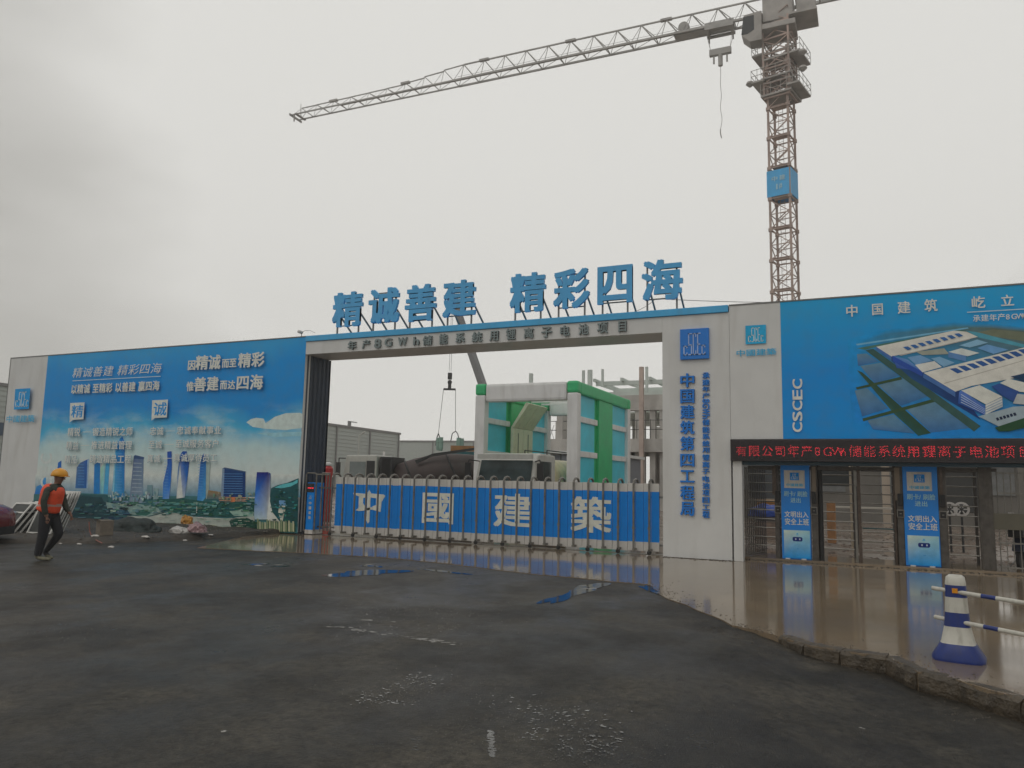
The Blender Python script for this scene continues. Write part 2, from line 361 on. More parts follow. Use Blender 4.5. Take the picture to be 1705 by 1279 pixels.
# kerb stones along the lower right edge, sunk into the pavement edge
kp = [edge[i] for i in range(17, len(edge))]+[(2.3, -12.3), (4.0, -15), (6, -19)]
kerb = thing('kerb', 'chipped dark concrete kerb along the pavement edge at the lower right', 'kerb', (kp[0][0], kp[0][1], 0))
kerb['kind'] = 'structure'; del kerb['category']
M_kerb = mat('kerb_concrete', (.075, .058, .038), .5, var=.5, scale=5, bump=.9, bscale=30, dirt=.7, dirtcol=(.03, .026, .02))
acc = []
for a, b in zip(kp, kp[1:]):
    n_ = max(1, int(round(math.dist(a, b)/.72)))
    for k in range(n_): acc.append((Vector((a[0]+(b[0]-a[0])*k/n_, a[1]+(b[1]-a[1])*k/n_, 0)), Vector((a[0]+(b[0]-a[0])*(k+1)/n_, a[1]+(b[1]-a[1])*(k+1)/n_, 0))))
for p, q in acc:
    d = (q-p).normalized(); nrm = Vector((-d.y, d.x, 0)); mb = MB(); zt = .006+random.uniform(-.006, .008); off = nrm*random.uniform(-.012, .012)
    ns = 6; vs = []; fs = []
    for i in range(ns+1):
        c = p+d*.003+(q-p-d*.006)*(i/ns)+off
        j = lambda s=.012: Vector((random.uniform(-s, s), random.uniform(-s, s), random.uniform(-s, s)))
        vs += [c-nrm*.02+Vector((0, 0, -.3)), c-nrm*.045+Vector((0, 0, -.13))+j(), c-nrm*.03+Vector((0, 0, zt-.035))+j(.010), c+nrm*.01+Vector((0, 0, zt))+j(.008), c+nrm*.12+Vector((0, 0, zt))+j(.006), c+nrm*.12+Vector((0, 0, -.3))]
    for i in range(ns):
        for k in range(6): fs.append((i*6+k, i*6+(k+1) % 6, (i+1)*6+(k+1) % 6, (i+1)*6+k))
    fs += [(0, 1, 2, 3, 4, 5), tuple(ns*6+i for i in (5, 4, 3, 2, 1, 0))]
    mb.add(vs, fs).build('kerb_stone', M_kerb, kerb)
# puddles on the asphalt and thin grime along the edge
def blob(cx, cy, rx, ry, rot, n=60, amp=.36, seed=0):
    rnd = random.Random(seed); ph = [rnd.uniform(0, 6.28) for _ in range(6)]; pts = []
    for i in range(n):
        a = 2*math.pi*i/n; r = 1+amp*sum(math.sin((k+2)*a+ph[k])/(k+1.6) for k in range(6))
        x, y = rx*r*math.cos(a), ry*r*math.sin(a); pts.append((cx+x*math.cos(rot)-y*math.sin(rot), cy+x*math.sin(rot)+y*math.cos(rot)))
    return pts
pud = MB()
def puddle(u0, v0, u1, v1, w, seed):
    a = G(u0, v0, -.01); b = G(u1, v1, -.01); c = ((a[0]+b[0])/2, (a[1]+b[1])/2); rot = math.atan2(b[1]-a[1], b[0]-a[0])
    P = blob(c[0], c[1], math.dist(a, b)/2, w, rot, seed=seed); pud.add([(x, y, asph_z(x, y)+.005) for x, y in P], [tuple(range(len(P)))])
for k, a in enumerate([(556, 958, 662, 950, .42), (1000, 972, 948, 990, .22), (945, 990, 908, 1006, .13), (640, 945, 600, 941, .10), (410, 941, 445, 939, .12), (455, 944, 480, 943, .08), (700, 948, 780, 956, .10), (1068, 975, 1110, 990, .14)]): puddle(*a, k+3)
pud.build('puddle_water', M_water, kind='structure')

# worn white paint and pale grit on the asphalt
M_oldpaint = mat('worn_road_paint', (.30, .29, .27), .5, var=.4, scale=30)
mb = MB(); rnd = random.Random(3)
def fleck(u, v, s, sx=1.0, h=.003):
    x, y = G(u, v, asph_z(0, 0)); P = blob(x, y, s*sx, s, rnd.uniform(-.5, .9), 9, .5, rnd.random()); mb.add([(a, b, asph_z(a, b)+h) for a, b in P], [tuple(range(9))])
for i in range(70):
    t = rnd.random(); t = t if rnd.random() < .5 else (.2+.1*rnd.random() if t < .5 else .62+.25*rnd.random()); fleck(535+235*t+rnd.gauss(0, 2), 1042+34*t+rnd.gauss(0, 1.2), rnd.uniform(.005, .02), 2.2)
for u, v, s in [(612, 1034, .04), (655, 1037, .02), (372, 1220, .015), (1530, 1213, .01), (1432, 1179, .01), (1437, 1180, .008), (430, 942, .07), (465, 941, .05), (615, 940, .05)]: fleck(u, v, s, 1.6)
mb.build('worn_paint_flecks', M_oldpaint, kind='stuff')
mb = MB()
for cu, cv, su, sv, n_ in [(700, 1138, 22, 5, 50), (660, 1150, 18, 5, 45), (620, 1165, 14, 5, 55), (662, 1173, 22, 2.5, 40), (700, 1128, 18, 3, 35), (850, 1178, 26, 8, 30), (920, 1190, 34, 9, 60), (885, 1225, 9, 6, 50), (960, 1205, 34, 8, 70), (985, 1235, 26, 9, 70), (1002, 1250, 22, 9, 50), (694, 1238, 3, 7, 26), (632, 1240, 4, 6, 10), (640, 1015, 24, 4, 50), (770, 1020, 40, 8, 40), (650, 1045, 50, 4, 30), (600, 1058, 22, 2, 16), (745, 1050, 20, 2, 20), (120, 1045, 60, 5, 30), (930, 1250, 16, 5, 20)]:
    for i in range(int(n_*.75)): fleck(rnd.gauss(cu, su*1.15), rnd.gauss(cv, sv*1.2), rnd.uniform(.002, .008)*(1.6 if rnd.random() < .12 else 1), rnd.uniform(1.1, 2.2), .002)
for dv in range(-20, 21, 4): fleck(818+dv*.08, 1240+dv, .024, 1.1, .0022)
mb.build('water_glints', mat('glint_water', (.11, .11, .105), .12, var=.2, scale=8, spec=1.0), kind='stuff')
mb = MB(); M_grit = mat('pale_grit', (.15, .145, .13), .5, var=.4, scale=50)
for cu, cv, su, sv, n_ in [(700, 1150, 60, 14, 300), (620, 1010, 60, 25, 240), (780, 1010, 60, 25, 160), (850, 1240, 110, 22, 480), (980, 1250, 60, 16, 200), (900, 1190, 60, 16, 160), (60, 1050, 60, 10, 90), (300, 1190, 200, 60, 60), (1200, 1200, 180, 50, 50)]:
    for i in range(n_):
        u, v = rnd.gauss(cu, su), rnd.gauss(cv, sv)
        if v < 985: continue
        x, y = G(u, v, -.01); s = rnd.uniform(.0015, .0055)*(1+(1279-v)/240); z = asph_z(x, y); a = rnd.uniform(0, 3)
        mb.add([(x+s*math.cos(a+k*2.1), y+s*math.sin(a+k*2.1), z-.001) for k in range(3)]+[(x, y, z+s*.9)], [(0, 1, 3), (1, 2, 3), (2, 0, 3)])
mb.build('road_grit', M_grit, kind='stuff')

# soil verge under the left hoarding
VP = [(-60, -13), (-30, -9.2), (-21, -7.6), (-18.4, -6.5), (-16.7, -5.1), (-16.1, -3.1), (-15.95, -1.57), (-15.9, .3), (-60, .3)]
def inside(x, y):
    c = False
    for (x1, y1), (x2, y2) in zip(VP, VP[1:]+VP[:1]):
        if (y1 > y) != (y2 > y) and x < (x2-x1)*(y-y1)/(y2-y1)+x1: c = not c
    return c
def dseg(x, y, a, b):
    dx, dy = b[0]-a[0], b[1]-a[1]; t = max(0, min(1, ((x-a[0])*dx+(y-a[1])*dy)/(dx*dx+dy*dy))); return math.hypot(x-a[0]-t*dx, y-a[1]-t*dy)
from mathutils import noise as mn
def verge_z(x, y):
    d = min(dseg(x, y, a, b) for a, b in zip(VP[:7], VP[1:7]))
    if not inside(x, y): return -.05-.2*min(1, d)
    return min(.11, .02+d*.5)+.05*mn.noise(Vector((x*2, y*2, 0)))+.02*mn.noise(Vector((x*9, y*9, 3)))
sheet(-40, -15.6, -10.5, .2, 200, 110, verge_z).build('verge', M_soil, smooth=True, kind='structure')

# loose dirt along its edge and the wall bases
mb = MB()
def clump(x, y, z, s):
    a = rnd.uniform(0, 6); vv = [(x+s*math.cos(a+k*1.26)*rnd.uniform(.6, 1.4), y+s*math.sin(a+k*1.26)*rnd.uniform(.6, 1.4), z-.002) for k in range(5)]+[(x, y, z+s*rnd.uniform(.3, .7))]
    mb.add(vv, [(k, (k+1) % 5, 5) for k in range(5)])
for i in range(420): clump(-4.4+rnd.random()*1.6, -rnd.expovariate(14)-.005, 0, rnd.uniform(.006, .03))
for i in range(520): clump(rnd.uniform(-2.8, 5), .61-rnd.expovariate(9), 0, rnd.uniform(.006, .035))
for i in range(1500):
    k = rnd.randint(10, len(_e)-1); x, y = _e[k]; o = rnd.gauss(0, 1)*.09 if rnd.random() < .8 else rnd.gauss(0, 1)*.3
    nx, ny = .75, .65
    x2, y2 = x+nx*abs(o)*1.2+rnd.uniform(-.1, .1), y+ny*abs(o)*1.2+rnd.uniform(-.1, .1); clump(x2, y2, .001, rnd.uniform(.003, .013))
for i in range(900):
    k = rnd.randint(40, len(_e)-1); x, y = _e[k]; o = abs(rnd.gauss(0, .22)); x2, y2 = x-.7*o-.12, y-.65*o-.10; clump(x2, y2, asph_z(x2, y2), rnd.uniform(.003, .014))
mb.build('edge_dirt', mat('edge_dirt', (.06, .05, .038), .75, var=.5, scale=12), kind='stuff')
# ------------------------------------------------------------------ entrance gate (arch)
H = 5.93
XL, XR, XI = -15.365, -2.85, -4.43
gate = thing('entrance_gate', 'white site entrance arch with tall blue rooftop characters above a wide opening', 'gate', (-9.1, .6, 0))
MB().box(XL, XI, 0, 1.25, 5.37, 5.76).build('beam', M_white, gate, bevel=.008)
MB().box(XL, XR, .03, 1.22, 5.762, 5.90).build('beam_core', M_white, gate)
MB().box(XL, XR+.0, -.045, 1.29, 5.765, H+.005).build('blue_fascia', M_bluetrim, gate, bevel=.012)
col = MB().box(XI, XR, 0, 1.25, 0, 5.76).build('column', M_white, gate, bevel=.008)
MB().box(XR-.012, XR+.012, -.012, 1.26, 0, 5.764).build('corner_trim', M_white, gate)
# left column: steel box with dark ribbed sheets on its inner face
c2 = MB().box(-16.1, XL-.05, .27, 1.22, 0, 5.76).build('column', M_dark, gate, label='dark column hidden behind the printed hoarding')
M_rib = mat('dark_blue_ribbed_sheet', (.030, .045, .075), .42, metal=.1, var=.25, scale=2, dirt=.3, dirtcol=(.05, .045, .04))
mb = MB(); prof = []
y = .02
while y < 1.2:
    prof += [(XL-.04, y), (XL-.04, y+.06), (XL+.005, y+.09), (XL+.005, y+.16), (XL-.04, y+.19)]; y += .195
prof = [(a, min(b, 1.24)) for a, b in prof]
mb.prism([(XL-.06, 0.02)]+prof+[(XL-.06, 1.24)], 0, 5.367, 'z').build('ribbed_sheet', M_rib, gate)
# rooftop characters
RC = [('精', 555.2, 604, 486.8, 543.9), ('诚', 614.8, 664.9, 480, 538.4), ('善', 675.5, 726.8, 474, 535), ('建', 738, 792.8, 467, 527.4),
      ('精', 850, 908.9, 455, 519.7), ('彩', 922, 982.3, 448.2, 513.5), ('四', 995.4, 1053.4, 443, 505.6), ('海', 1068.6, 1137, 432.3, 499.4)]
for ch, u0, u1, v0, v1 in RC:
    Yp = .12; um = (u0+u1)/2
    x0, x1 = W(u0, (v0+v1)/2, Yp)[0], W(u1, (v0+v1)/2, Yp)[0]; z1, z0 = W(um, v0, Yp)[1], W(um, v1, Yp)[1]
    mb = MB(); put_char(mb, ch, x0, x1, z0, z1, Yp, .09, .042)
    c = mb.build('rooftop_character', M_letter, gate)
    for fx in (.12, .84):
        X = x0+(x1-x0)*fx
        MB().bar((X, Yp+.07, H), (X, Yp+.07, z0+(z1-z0)*.9), .04).build('strut', M_grey, c)
        MB().bar((X+.03, Yp+.1, z0+(z1-z0)*.38), (X+.03, 1.15, H), .04).build('strut', M_grey, c)
    for zc in (z0+.05, z1-.12): MB().bar((x0+(x1-x0)*.12, Yp+.09, zc), (x0+(x1-x0)*.84, Yp+.09, zc), .03).build('cross_rail', M_grey, c)
# grey characters on the beam
o8 = (530, 420, 5.167); o3 = (840, 430, 5.328)
BC = [('年', o8, 262, 333, 765, 840), ('产', o8, 385, 450, 755, 830), ('8', o8, 490, 545, 747, 828), ('G', o8, 578, 640, 742, 812), ('W', o8, 693, 770, 735, 805), ('h', o8, 825, 873, 730, 800),
      ('储', o8, 905, 985, 720, 802), ('能', o8, 1048, 1118, 705, 792), ('系', o8, 1188, 1265, 695, 780), ('统', o8, 1328, 1415, 688, 775), ('用', o8, 1480, 1555, 680, 765),
      ('锂', o3, 20, 103, 628, 725), ('离', o3, 178, 262, 620, 712), ('子', o3, 332, 425, 612, 705), ('电', o3, 500, 583, 600, 692), ('池', o3, 662, 750, 585, 680), ('项', o3, 828, 920, 572, 668), ('目', o3, 1015, 1085, 560, 655)]
for ch, (ou, ov, sc), a, b, c, d in BC:
    u0, u1, v0, v1 = ou+a/sc, ou+b/sc, ov+c/sc, ov+d/sc; um, vm = (u0+u1)/2, (v0+v1)/2
    mb = MB(); put_char(mb, ch, W(u0, vm)[0], W(u1, vm)[0], W(um, v1)[1], W(um, v0)[1], -.03, .05, .03)
    mb.build('beam_character', M_greylet, gate)
# logo plate and the two rows of characters on the right column
x0, z1 = W(1133.2, 549.5); x1, z0 = W(1181.4, 597.5)
pl = MB().box(x0, x1, -.07, -.001, z0, z1).build('logo_plate', M_plate, gate, bevel=.006)
mb = MB(); emblem(mb, x0, x1, z0, z1, -.071, 0, .012); mb.build('logo', mat('pale_logo', al(150, 170, 205, .45), .3), pl)
for ch, a, b in zip('中国建筑第四工程局', (95, 207, 318, 430, 540, 665, 780, 890, 1005), (192, 305, 415, 525, 640, 755, 867, 990, 1103)):
    v0, v1 = 600+a/4.264, 600+b/4.264
    mb = MB(); put_char(mb, ch, W(1133.3, (v0+v1)/2)[0], W(1156.8, (v0+v1)/2)[0], W(1145, v1)[1], W(1145, v0)[1], -.03, .05, .032)
    mb.build('column_character', M_plate, gate)
sm = [('承', 88, 130), ('建', 137, 180), ('年', 187, 222), ('产', 232, 270), ('8', 275, 303), ('G', 306, 338), ('W', 341, 385), ('h', 388, 415), ('储', 420, 463), ('能', 472, 515), ('系', 522, 560), ('统', 570, 612), ('用', 620, 655), ('锂', 668, 712), ('离', 720, 762), ('子', 770, 808), ('电', 820, 862), ('池', 870, 912), ('项', 920, 962), ('目', 972, 1012), ('工', 1025, 1062), ('程', 1070, 1118)]
for ch, a, b in sm:
    v0, v1 = 600+a/4.264, 600+b/4.264
    mb = MB(); put_char(mb, ch, W(1169.8, (v0+v1)/2)[0], W(1181.8, (v0+v1)/2)[0], W(1175, v1)[1], W(1175, v0)[1], -.02, .035, .03, rot=-90 if ch in '8GWh' else 0)
    mb.build('small_column_character', M_plate, gate)

# ------------------------------------------------------------------ printed hoardings
def board_material(name, stops, zlo, zhi, clouds):
    m, n, l, b = nodes_of(name); P = n.new('ShaderNodeTexCoord').outputs['Object']; sx = n.new('ShaderNodeSeparateXYZ'); l.new(P, sx.inputs[0])
    f = mrange(n, l, sx.outputs[2], zlo, zhi, 0, 1)
    wn = noise(n, l, P, .5, 3); f = math_(n, l, 'ADD', f, mrange(n, l, wn, .3, .7, -.05, .05))
    cr = n.new('ShaderNodeValToRGB'); l.new(f, cr.inputs[0])
    for i, (p, c) in enumerate(stops):
        e = cr.color_ramp.elements[i] if i < 2 else cr.color_ramp.elements.new(p)
        e.position = p; e.color = al(*c)+(1,)
    c = cr.outputs[0]
    if clouds:
        mp = n.new('ShaderNodeMapping'); mp.inputs['Scale'].default_value = (.45, 1, 1.5); l.new(P, mp.inputs[0])
        cn = noise(n, l, mp.outputs[0], 1.1, 8, .6)
        band = math_(n, l, 'MULTIPLY', mrange(n, l, sx.outputs[2], clouds[0], clouds[0]+.8, 0, 1), mrange(n, l, sx.outputs[2], clouds[1]-.9, clouds[1], 1, 0))
        c = mixc(n, l, math_(n, l, 'MULTIPLY', band, mrange(n, l, cn, .47, .66, 0, .8)), c, al(160, 172, 170))
    dn = noise(n, l, P, 3.1, 6); c = mixc(n, l, mrange(n, l, dn, .45, .8, 0, .16), c, (.2, .2, .18))
    l.new(c, b.inputs['Base Color']); b.inputs['Roughness'].default_value = .5; b.inputs['Specular IOR Level'].default_value = .22; return m
ML = board_material('left_print', [(0, (130, 134, 128)), (.28, (152, 156, 152)), (.42, (140, 160, 162)), (.54, (62, 138, 172)), (.66, (28, 98, 148)), (.86, (32, 104, 156)), (1, (52, 124, 168))], 0, 5.93, (2.2, 4.0))
MR_ = board_material('right_print', [(0, (24, 108, 165)), (.5, (26, 104, 160)), (1, (44, 132, 176))], 2.75, 5.93, None)
wing = thing('left_hoarding', 'long printed hoarding with a blue sky and skyline picture left of the gate', 'hoarding', (-22.4, .12, 0))
XB = -27.31
MB().box(-29.45, XL, .012, .25, .06, H-.012).build('panel_frame', M_white, wing)
MB().box(XB, XL-.004, 0, .01, .08, H-.02).build('printed_sheet', ML, wing, local=False)
MB().box(-29.45, XB-.002, 0, .01, .08, H-.02).build('white_sheet', M_white, wing)
MB().box(-29.47, XL, -.012, .27, H-.02, H+.012).build('top_trim', M_grey, wing)
MB().box(-29.47, -29.452, -.012, .27, .06, H-.02).build('side_trim', M_grey, wing)
for i in range(8): MB().box(-29.3+i*1.95, -29.2+i*1.95, .25, .35, 0, 5.7).build('post', M_grey, wing)
z_ = lambda x, y, s=3.279, ox=0, oy=560: (ox+x/s, oy+y/s)
A = Art(-.0015)
def ZP(col, *pts, s=3.279, ox=0, oy=560): A.poly([z_(x, y, s, ox, oy) for x, y in pts], col)
# clouds
ZP((148, 158, 155), (1345, 470), (1370, 452), (1400, 445), (1440, 450), (1450, 475), (1500, 440), (1560, 420), (1640, 418), (1652, 425), (1650, 500), (1560, 512), (1450, 505), (1380, 495))
ZP((112, 145, 155), (1400, 530), (1648, 520), (1645, 545), (1500, 550))
# far haze of buildings and trees
ZP([(70, 100, 120), (148, 152, 148), (148, 152, 148), (70, 100, 115)], (190, 865), (195, 755), (1636, 755), (1640, 880))
ZP((52, 82, 84), (186, 860), (300, 850), (560, 862), (760, 880), (1000, 870), (1200, 880), (1630, 890), (1625, 1075), (1000, 1060), (600, 1050), (170, 1050))
# towers
def tower(*pts, c): ZP(c, *pts)
tower((222, 780), (252, 770), (250, 860), (190, 862), (200, 820), (222, 810), c=[(60, 110, 150), (60, 110, 150), (36, 84, 140), (36, 84, 140), (50, 100, 145), (50, 100, 145)])
for i_, ch in enumerate('CSCEC'):
    y_ = 962-i_*66; A.y -= .0004; A.char(ch, 224/3.279, 282/3.279, 560+(y_-58)/3.279, 560+y_/3.279, (160, 166, 164), .03, rot=90)
tower((318, 690), (336, 678), (334, 745), (312, 745), c=(34, 74, 130))
tower((420, 715), (440, 690), (484, 670), (475, 830), (412, 830), c=[(70, 90, 120), (60, 80, 115), (30, 70, 130), (34, 70, 120), (48, 80, 120)])
ZP((110, 130, 150), (478, 675), (488, 672), (479, 828), (473, 830))
tower((530, 690), (548, 690), (545, 860), (512, 860), (516, 700), c=(34, 90, 140)); ZP([(120, 150, 130), (120, 150, 150), (90, 140, 150), (60, 110, 140)], (550, 720), (575, 690), (565, 860), (547, 860))
tower((578, 690), (600, 690), (590, 860), (566, 860), c=(60, 120, 155))
tower((632, 610), (655, 560), (668, 545), (682, 580), (680, 880), (610, 885), c=[(50, 120, 160), (40, 100, 150), (30, 80, 140), (30, 84, 140), (30, 94, 140), (60, 120, 150)])
ZP((108, 150, 165), (628, 640), (634, 640), (622, 880), (614, 880))
tower((732, 655), (785, 662), (783, 770), (780, 910), (706, 910), c=[(70, 80, 108), (78, 90, 112), (84, 98, 118), (96, 110, 122), (88, 98, 110)])
ZP((50, 62, 90), (732, 655), (738, 648), (788, 660), (786, 672), (732, 668))
for r in range(9): ZP((110, 120, 130), (732-r*1.6, 690+r*22), (775, 692+r*22), (775, 697+r*22), (731-r*1.6, 695+r*22))
tower((806, 812), (835, 812), (832, 885), (800, 885), c=(84, 104, 110)); tower((842, 830), (868, 830), (862, 890), (838, 890), c=(100, 116, 118))
tower((915, 630), (938, 628), (940, 700), (935, 790), (925, 890), (890, 890), (893, 800), (905, 750), (916, 700), c=[(32, 60, 120), (30, 60, 122), (34, 74, 140), (34, 84, 150), (90, 120, 160), (60, 100, 150), (40, 84, 145), (36, 70, 130), (34, 64, 124)])
tower((975, 700), (990, 640), (1000, 628), (1020, 628), (1034, 690), (1025, 780), (1010, 880), (966, 886), (970, 770), c=[(120, 130, 140), (36, 70, 130), (30, 56, 110), (30, 56, 110), (30, 60, 120), (34, 74, 130), (120, 130, 140), (150, 150, 145), (60, 90, 120)])
ZP([(140, 145, 142), (150, 152, 148), (150, 152, 148)], (985, 700), (1000, 880), (966, 886))
tower((1098, 665), (1115, 640), (1128, 650), (1125, 880), (1110, 900), (1078, 900), c=[(40, 74, 130), (36, 66, 120), (34, 70, 120), (60, 120, 160), (90, 140, 170), (50, 100, 150)])
ZP([(110, 125, 125), (120, 132, 130), (120, 126, 118), (110, 118, 110)], (1128, 655), (1150, 690), (1140, 880), (1126, 890))
ZP([(110, 88, 60), (106, 84, 58), (60, 80, 84), (60, 80, 84)], (1140, 840), (1205, 850), (1215, 890), (1130, 890))
tower((1218, 722), (1342, 738), (1340, 880), (1212, 880), c=(26, 50, 86)); ZP((92, 104, 122), (1216, 720), (1228, 722), (1222, 878), (1208, 878)); ZP((52, 64, 86), (1218, 722), (1228, 716), (1345, 738), (1342, 744))
for k in range(4): ZP((150, 110, 90), (1198, 876+k*9), (1362, 880+k*9), (1362, 884+k*9), (1196, 880+k*9))
ZP((150, 90, 60), (1262, 878), (1285, 878), (1285, 905), (1262, 905))
# right slab tower with curved foot
tower((1405, 742), (1466, 742), (1468, 860), (1462, 1000), (1388, 1000), (1395, 860), c=[(28, 24, 84), (26, 22, 80), (30, 60, 130), (130, 140, 145), (120, 136, 140), (40, 84, 150)])
ZP([(30, 26, 84), (60, 70, 110), (150, 155, 152), (150, 152, 148), (140, 140, 130), (148, 150, 145)], (1468, 742), (1480, 750), (1476, 880), (1490, 960), (1530, 1012), (1460, 1005))
ZP((26, 60, 62), (1482, 830), (1520, 812), (1570, 800), (1632, 775), (1625, 1040), (1530, 1010), (1490, 960), (1476, 900))
ZP((70, 130, 135), (1500, 826), (1545, 808), (1600, 798), (1628, 782), (1628, 800), (1590, 820), (1540, 830))
ZP((150, 150, 140), (1528, 905), (1560, 905), (1560, 950), (1545, 1010), (1535, 1010), (1522, 960)); ZP((80, 110, 140), (1526, 896), (1562, 896), (1562, 925), (1526, 925))
ZP([(40, 62, 66), (46, 70, 74), (44, 66, 72), (30, 44, 48), (26, 40, 42)], (420, 862), (590, 868), (592, 960), (560, 1060), (380, 1060))
# meadow, trees and water in the lower part
ZP((40, 66, 62), (860, 890), (1000, 885), (1150, 905), (1385, 905), (1390, 960), (1250, 985), (1080, 975), (930, 950), (850, 940))
ZP((70, 110, 108), (870, 905), (1160, 915), (1160, 925), (870, 918)); ZP((70, 105, 104), (870, 928), (1150, 935), (1150, 942), (870, 940))
ZP((98, 116, 112), (580, 905), (640, 915), (760, 915), (860, 935), (900, 960), (800, 985), (680, 965), (590, 940))
ZP((52, 82, 66), (640, 900), (760, 905), (740, 925), (650, 920)); ZP((44, 76, 68), (740, 960), (790, 945), (830, 965), (800, 980), (750, 975))
ZP((124, 128, 122), (700, 980), (820, 985), (930, 958), (1060, 985), (1240, 995), (1390, 980), (1400, 1060), (1200, 1052), (900, 1045), (690, 1035))
ZP((34, 52, 56), (180, 900), (330, 880), (430, 870), (560, 880), (590, 940), (640, 985), (720, 1000), (710, 1055), (165, 1045))
ZP((52, 76, 92), (600, 945), (700, 950), (715, 972), (620, 965)); ZP((46, 64, 78), (590, 985), (660, 985), (690, 1010), (600, 1020))
ZP((108, 128, 118), (1255, 955), (1320, 945), (1390, 960), (1385, 985), (1280, 980))
ZP((34, 56, 48), (1255, 1010), (1275, 990), (1310, 995), (1350, 990), (1395, 1010), (1410, 1050), (1330, 1055), (1265, 1040))
for k in range(16):
    x = 1405+k*13.2+rnd.uniform(-2, 2); w = rnd.uniform(7, 12); t = 1000+rnd.uniform(-8, 12)+k*.8
    ZP((126, 126, 104) if k % 2 else (96, 104, 82), (x, t), (x+w, t+2), (x+w, 1068), (x, 1064))
    ZP((60, 72, 50), (x+w, t+12), (x+13, t+12), (x+13, 1069), (x+w, 1068))
ZP((150, 150, 145), (1078, 905), (1082, 905), (1081, 965), (1077, 965))
ZP((54, 80, 76), (1480, 930), (1620, 935), (1620, 940), (1480, 935))
def speck(x0, x1, y0, y1, n, cols, w, h):
    for _ in range(n):
        x, y = rnd.uniform(x0, x1), rnd.uniform(y0, y1); a, b = rnd.uniform(.3, 1)*w, rnd.uniform(.3, 1)*h; q = cols[rnd.randrange(len(cols))]
        ZP(tuple(v+rnd.uniform(-8, 8) for v in q), (x, y), (x+a, y+rnd.uniform(-2, 2)), (x+a*.9, y+b), (x+a*.1, y+b)); A.y += .00036
speck(590, 870, 845, 885, 60, [(90, 112, 118), (70, 96, 104), (120, 132, 132)], 14, 22); speck(1150, 1390, 850, 885, 24, [(84, 96, 90), (110, 112, 96)], 16, 18)
speck(870, 1385, 892, 975, 150, [(34, 62, 52), (58, 86, 70), (84, 108, 104), (40, 70, 72)], 34, 9); speck(600, 880, 895, 960, 70, [(60, 90, 78), (112, 126, 120), (80, 104, 112)], 30, 7)
speck(300, 700, 900, 1045, 130, [(30, 46, 52), (52, 74, 84), (70, 92, 96), (24, 38, 40)], 46, 7); speck(720, 1380, 985, 1045, 50, [(112, 118, 110), (134, 136, 128), (96, 108, 100)], 60, 4)
speck(1484, 1620, 835, 1000, 60, [(24, 54, 52), (50, 96, 98), (38, 66, 60)], 24, 10); speck(1260, 1400, 1000, 1045, 24, [(30, 50, 42), (50, 72, 58)], 20, 10)
for x, y0, y1, w, h_, n_ in [(640, 640, 870, 34, 8, 15), (435, 700, 825, 34, 8, 8), (1225, 750, 870, 108, 7, 9), (905, 680, 880, 22, 8, 12), (1090, 670, 880, 30, 8, 14)]:
    for k in range(n_): yy_ = y0+(y1-y0)*k/n_; ZP((74, 112, 150), (x, yy_), (x+w, yy_+1), (x+w, yy_+3), (x, yy_+2)); A.y += .00036
A.y -= .0006
# lettering
WH = (176, 176, 170); SH = (92, 108, 118)
def T(txt, l, r_, col=WH, bold=.012, sh=True, **kw):
    f = lambda q, d=0: (q[0]/3.279+d, 560+q[1]/3.279+d*.8, 560+q[2]/3.279+d*.8)
    if sh: A.text(txt, f(l, .75), f(r_, .75), SH, bold, **kw)
    A.text(txt, f(l), f(r_), col, bold, **kw)
T('精诚善建 精彩四海', (408, 172, 230), (895, 145, 203), bold=.004, shear=.16, sh=False)
A.poly([z_(405, 243), z_(886, 218), z_(886, 222), z_(405, 247)], (150, 165, 170))
T('以精诚 至精彩 以善建 赢四海', (398, 262, 315), (882, 245, 298), bold=.02)
for ch, a, b, c, d in [('因', 1037, 1073, 135, 185), ('精', 1080, 1143, 108, 182), ('诚', 1150, 1210, 105, 180), ('而', 1222, 1258, 128, 172), ('至', 1262, 1298, 125, 168), ('精', 1312, 1377, 95, 170), ('彩', 1385, 1450, 90, 166),
                       ('惟', 1030, 1065, 250, 300), ('善', 1072, 1132, 226, 300), ('建', 1142, 1200, 222, 297), ('而', 1213, 1248, 245, 290), ('达', 1255, 1292, 243, 289), ('四', 1305, 1365, 222, 290), ('海', 1378, 1443, 212, 290)]:
    q = [a/3.279, b/3.279, 560+c/3.279, 560+d/3.279]
    A.y -= .0004; A.char(ch, q[0]+.7, q[1]+.7, q[2]+.6, q[3]+.6, SH, .03); A.y -= .0005; A.char(ch, *q, WH, .03)
for ch, a, b, c, d in [('精', 395, 473, 362, 462), ('诚', 842, 928, 347, 452)]:
    ZP((150, 152, 148), (a, c+4), (b, c), (b-6, d-8), (a+14, d-4), (a-4, d+10)); A.char(ch, (a+10)/3.279, (b-10)/3.279, 560+(c+16)/3.279, 560+(d-18)/3.279, (30, 100, 150), .02)
for y_, a, b, c, d in [(522, '精锐', '锻造精锐之师', '忠诚', '忠诚奉献事业'), (595, '精益', '推进精益管理', '至诚', '至诚服务客户'), (671, '精品', '铸造精品工程', '真诚', '真诚厚待员工')]:
    o = (y_-522)*.1
    T(a, (382-o, y_-22, y_+26), (452-o, y_-23, y_+25)); T(b, (518-o, y_-24, y_+24), (738-o*.4, y_-25, y_+22))
    T(c, (830-o, y_-26, y_+20), (906-o, y_-27, y_+19)); T(d, (976-o, y_-28, y_+18), (1222-o*1.5, y_-34, y_+12))
    A.poly([z_(462-o, y_), z_(508-o, y_-1), z_(508-o, y_+2), z_(462-o, y_+3)], WH); A.poly([z_(916-o, y_-5), z_(968-o, y_-6), z_(968-o, y_-3), z_(916-o, y_-2)], WH)
A.poly([z_(97, 290), z_(180, 285), z_(171, 398), z_(90, 402)], (34, 110, 158))
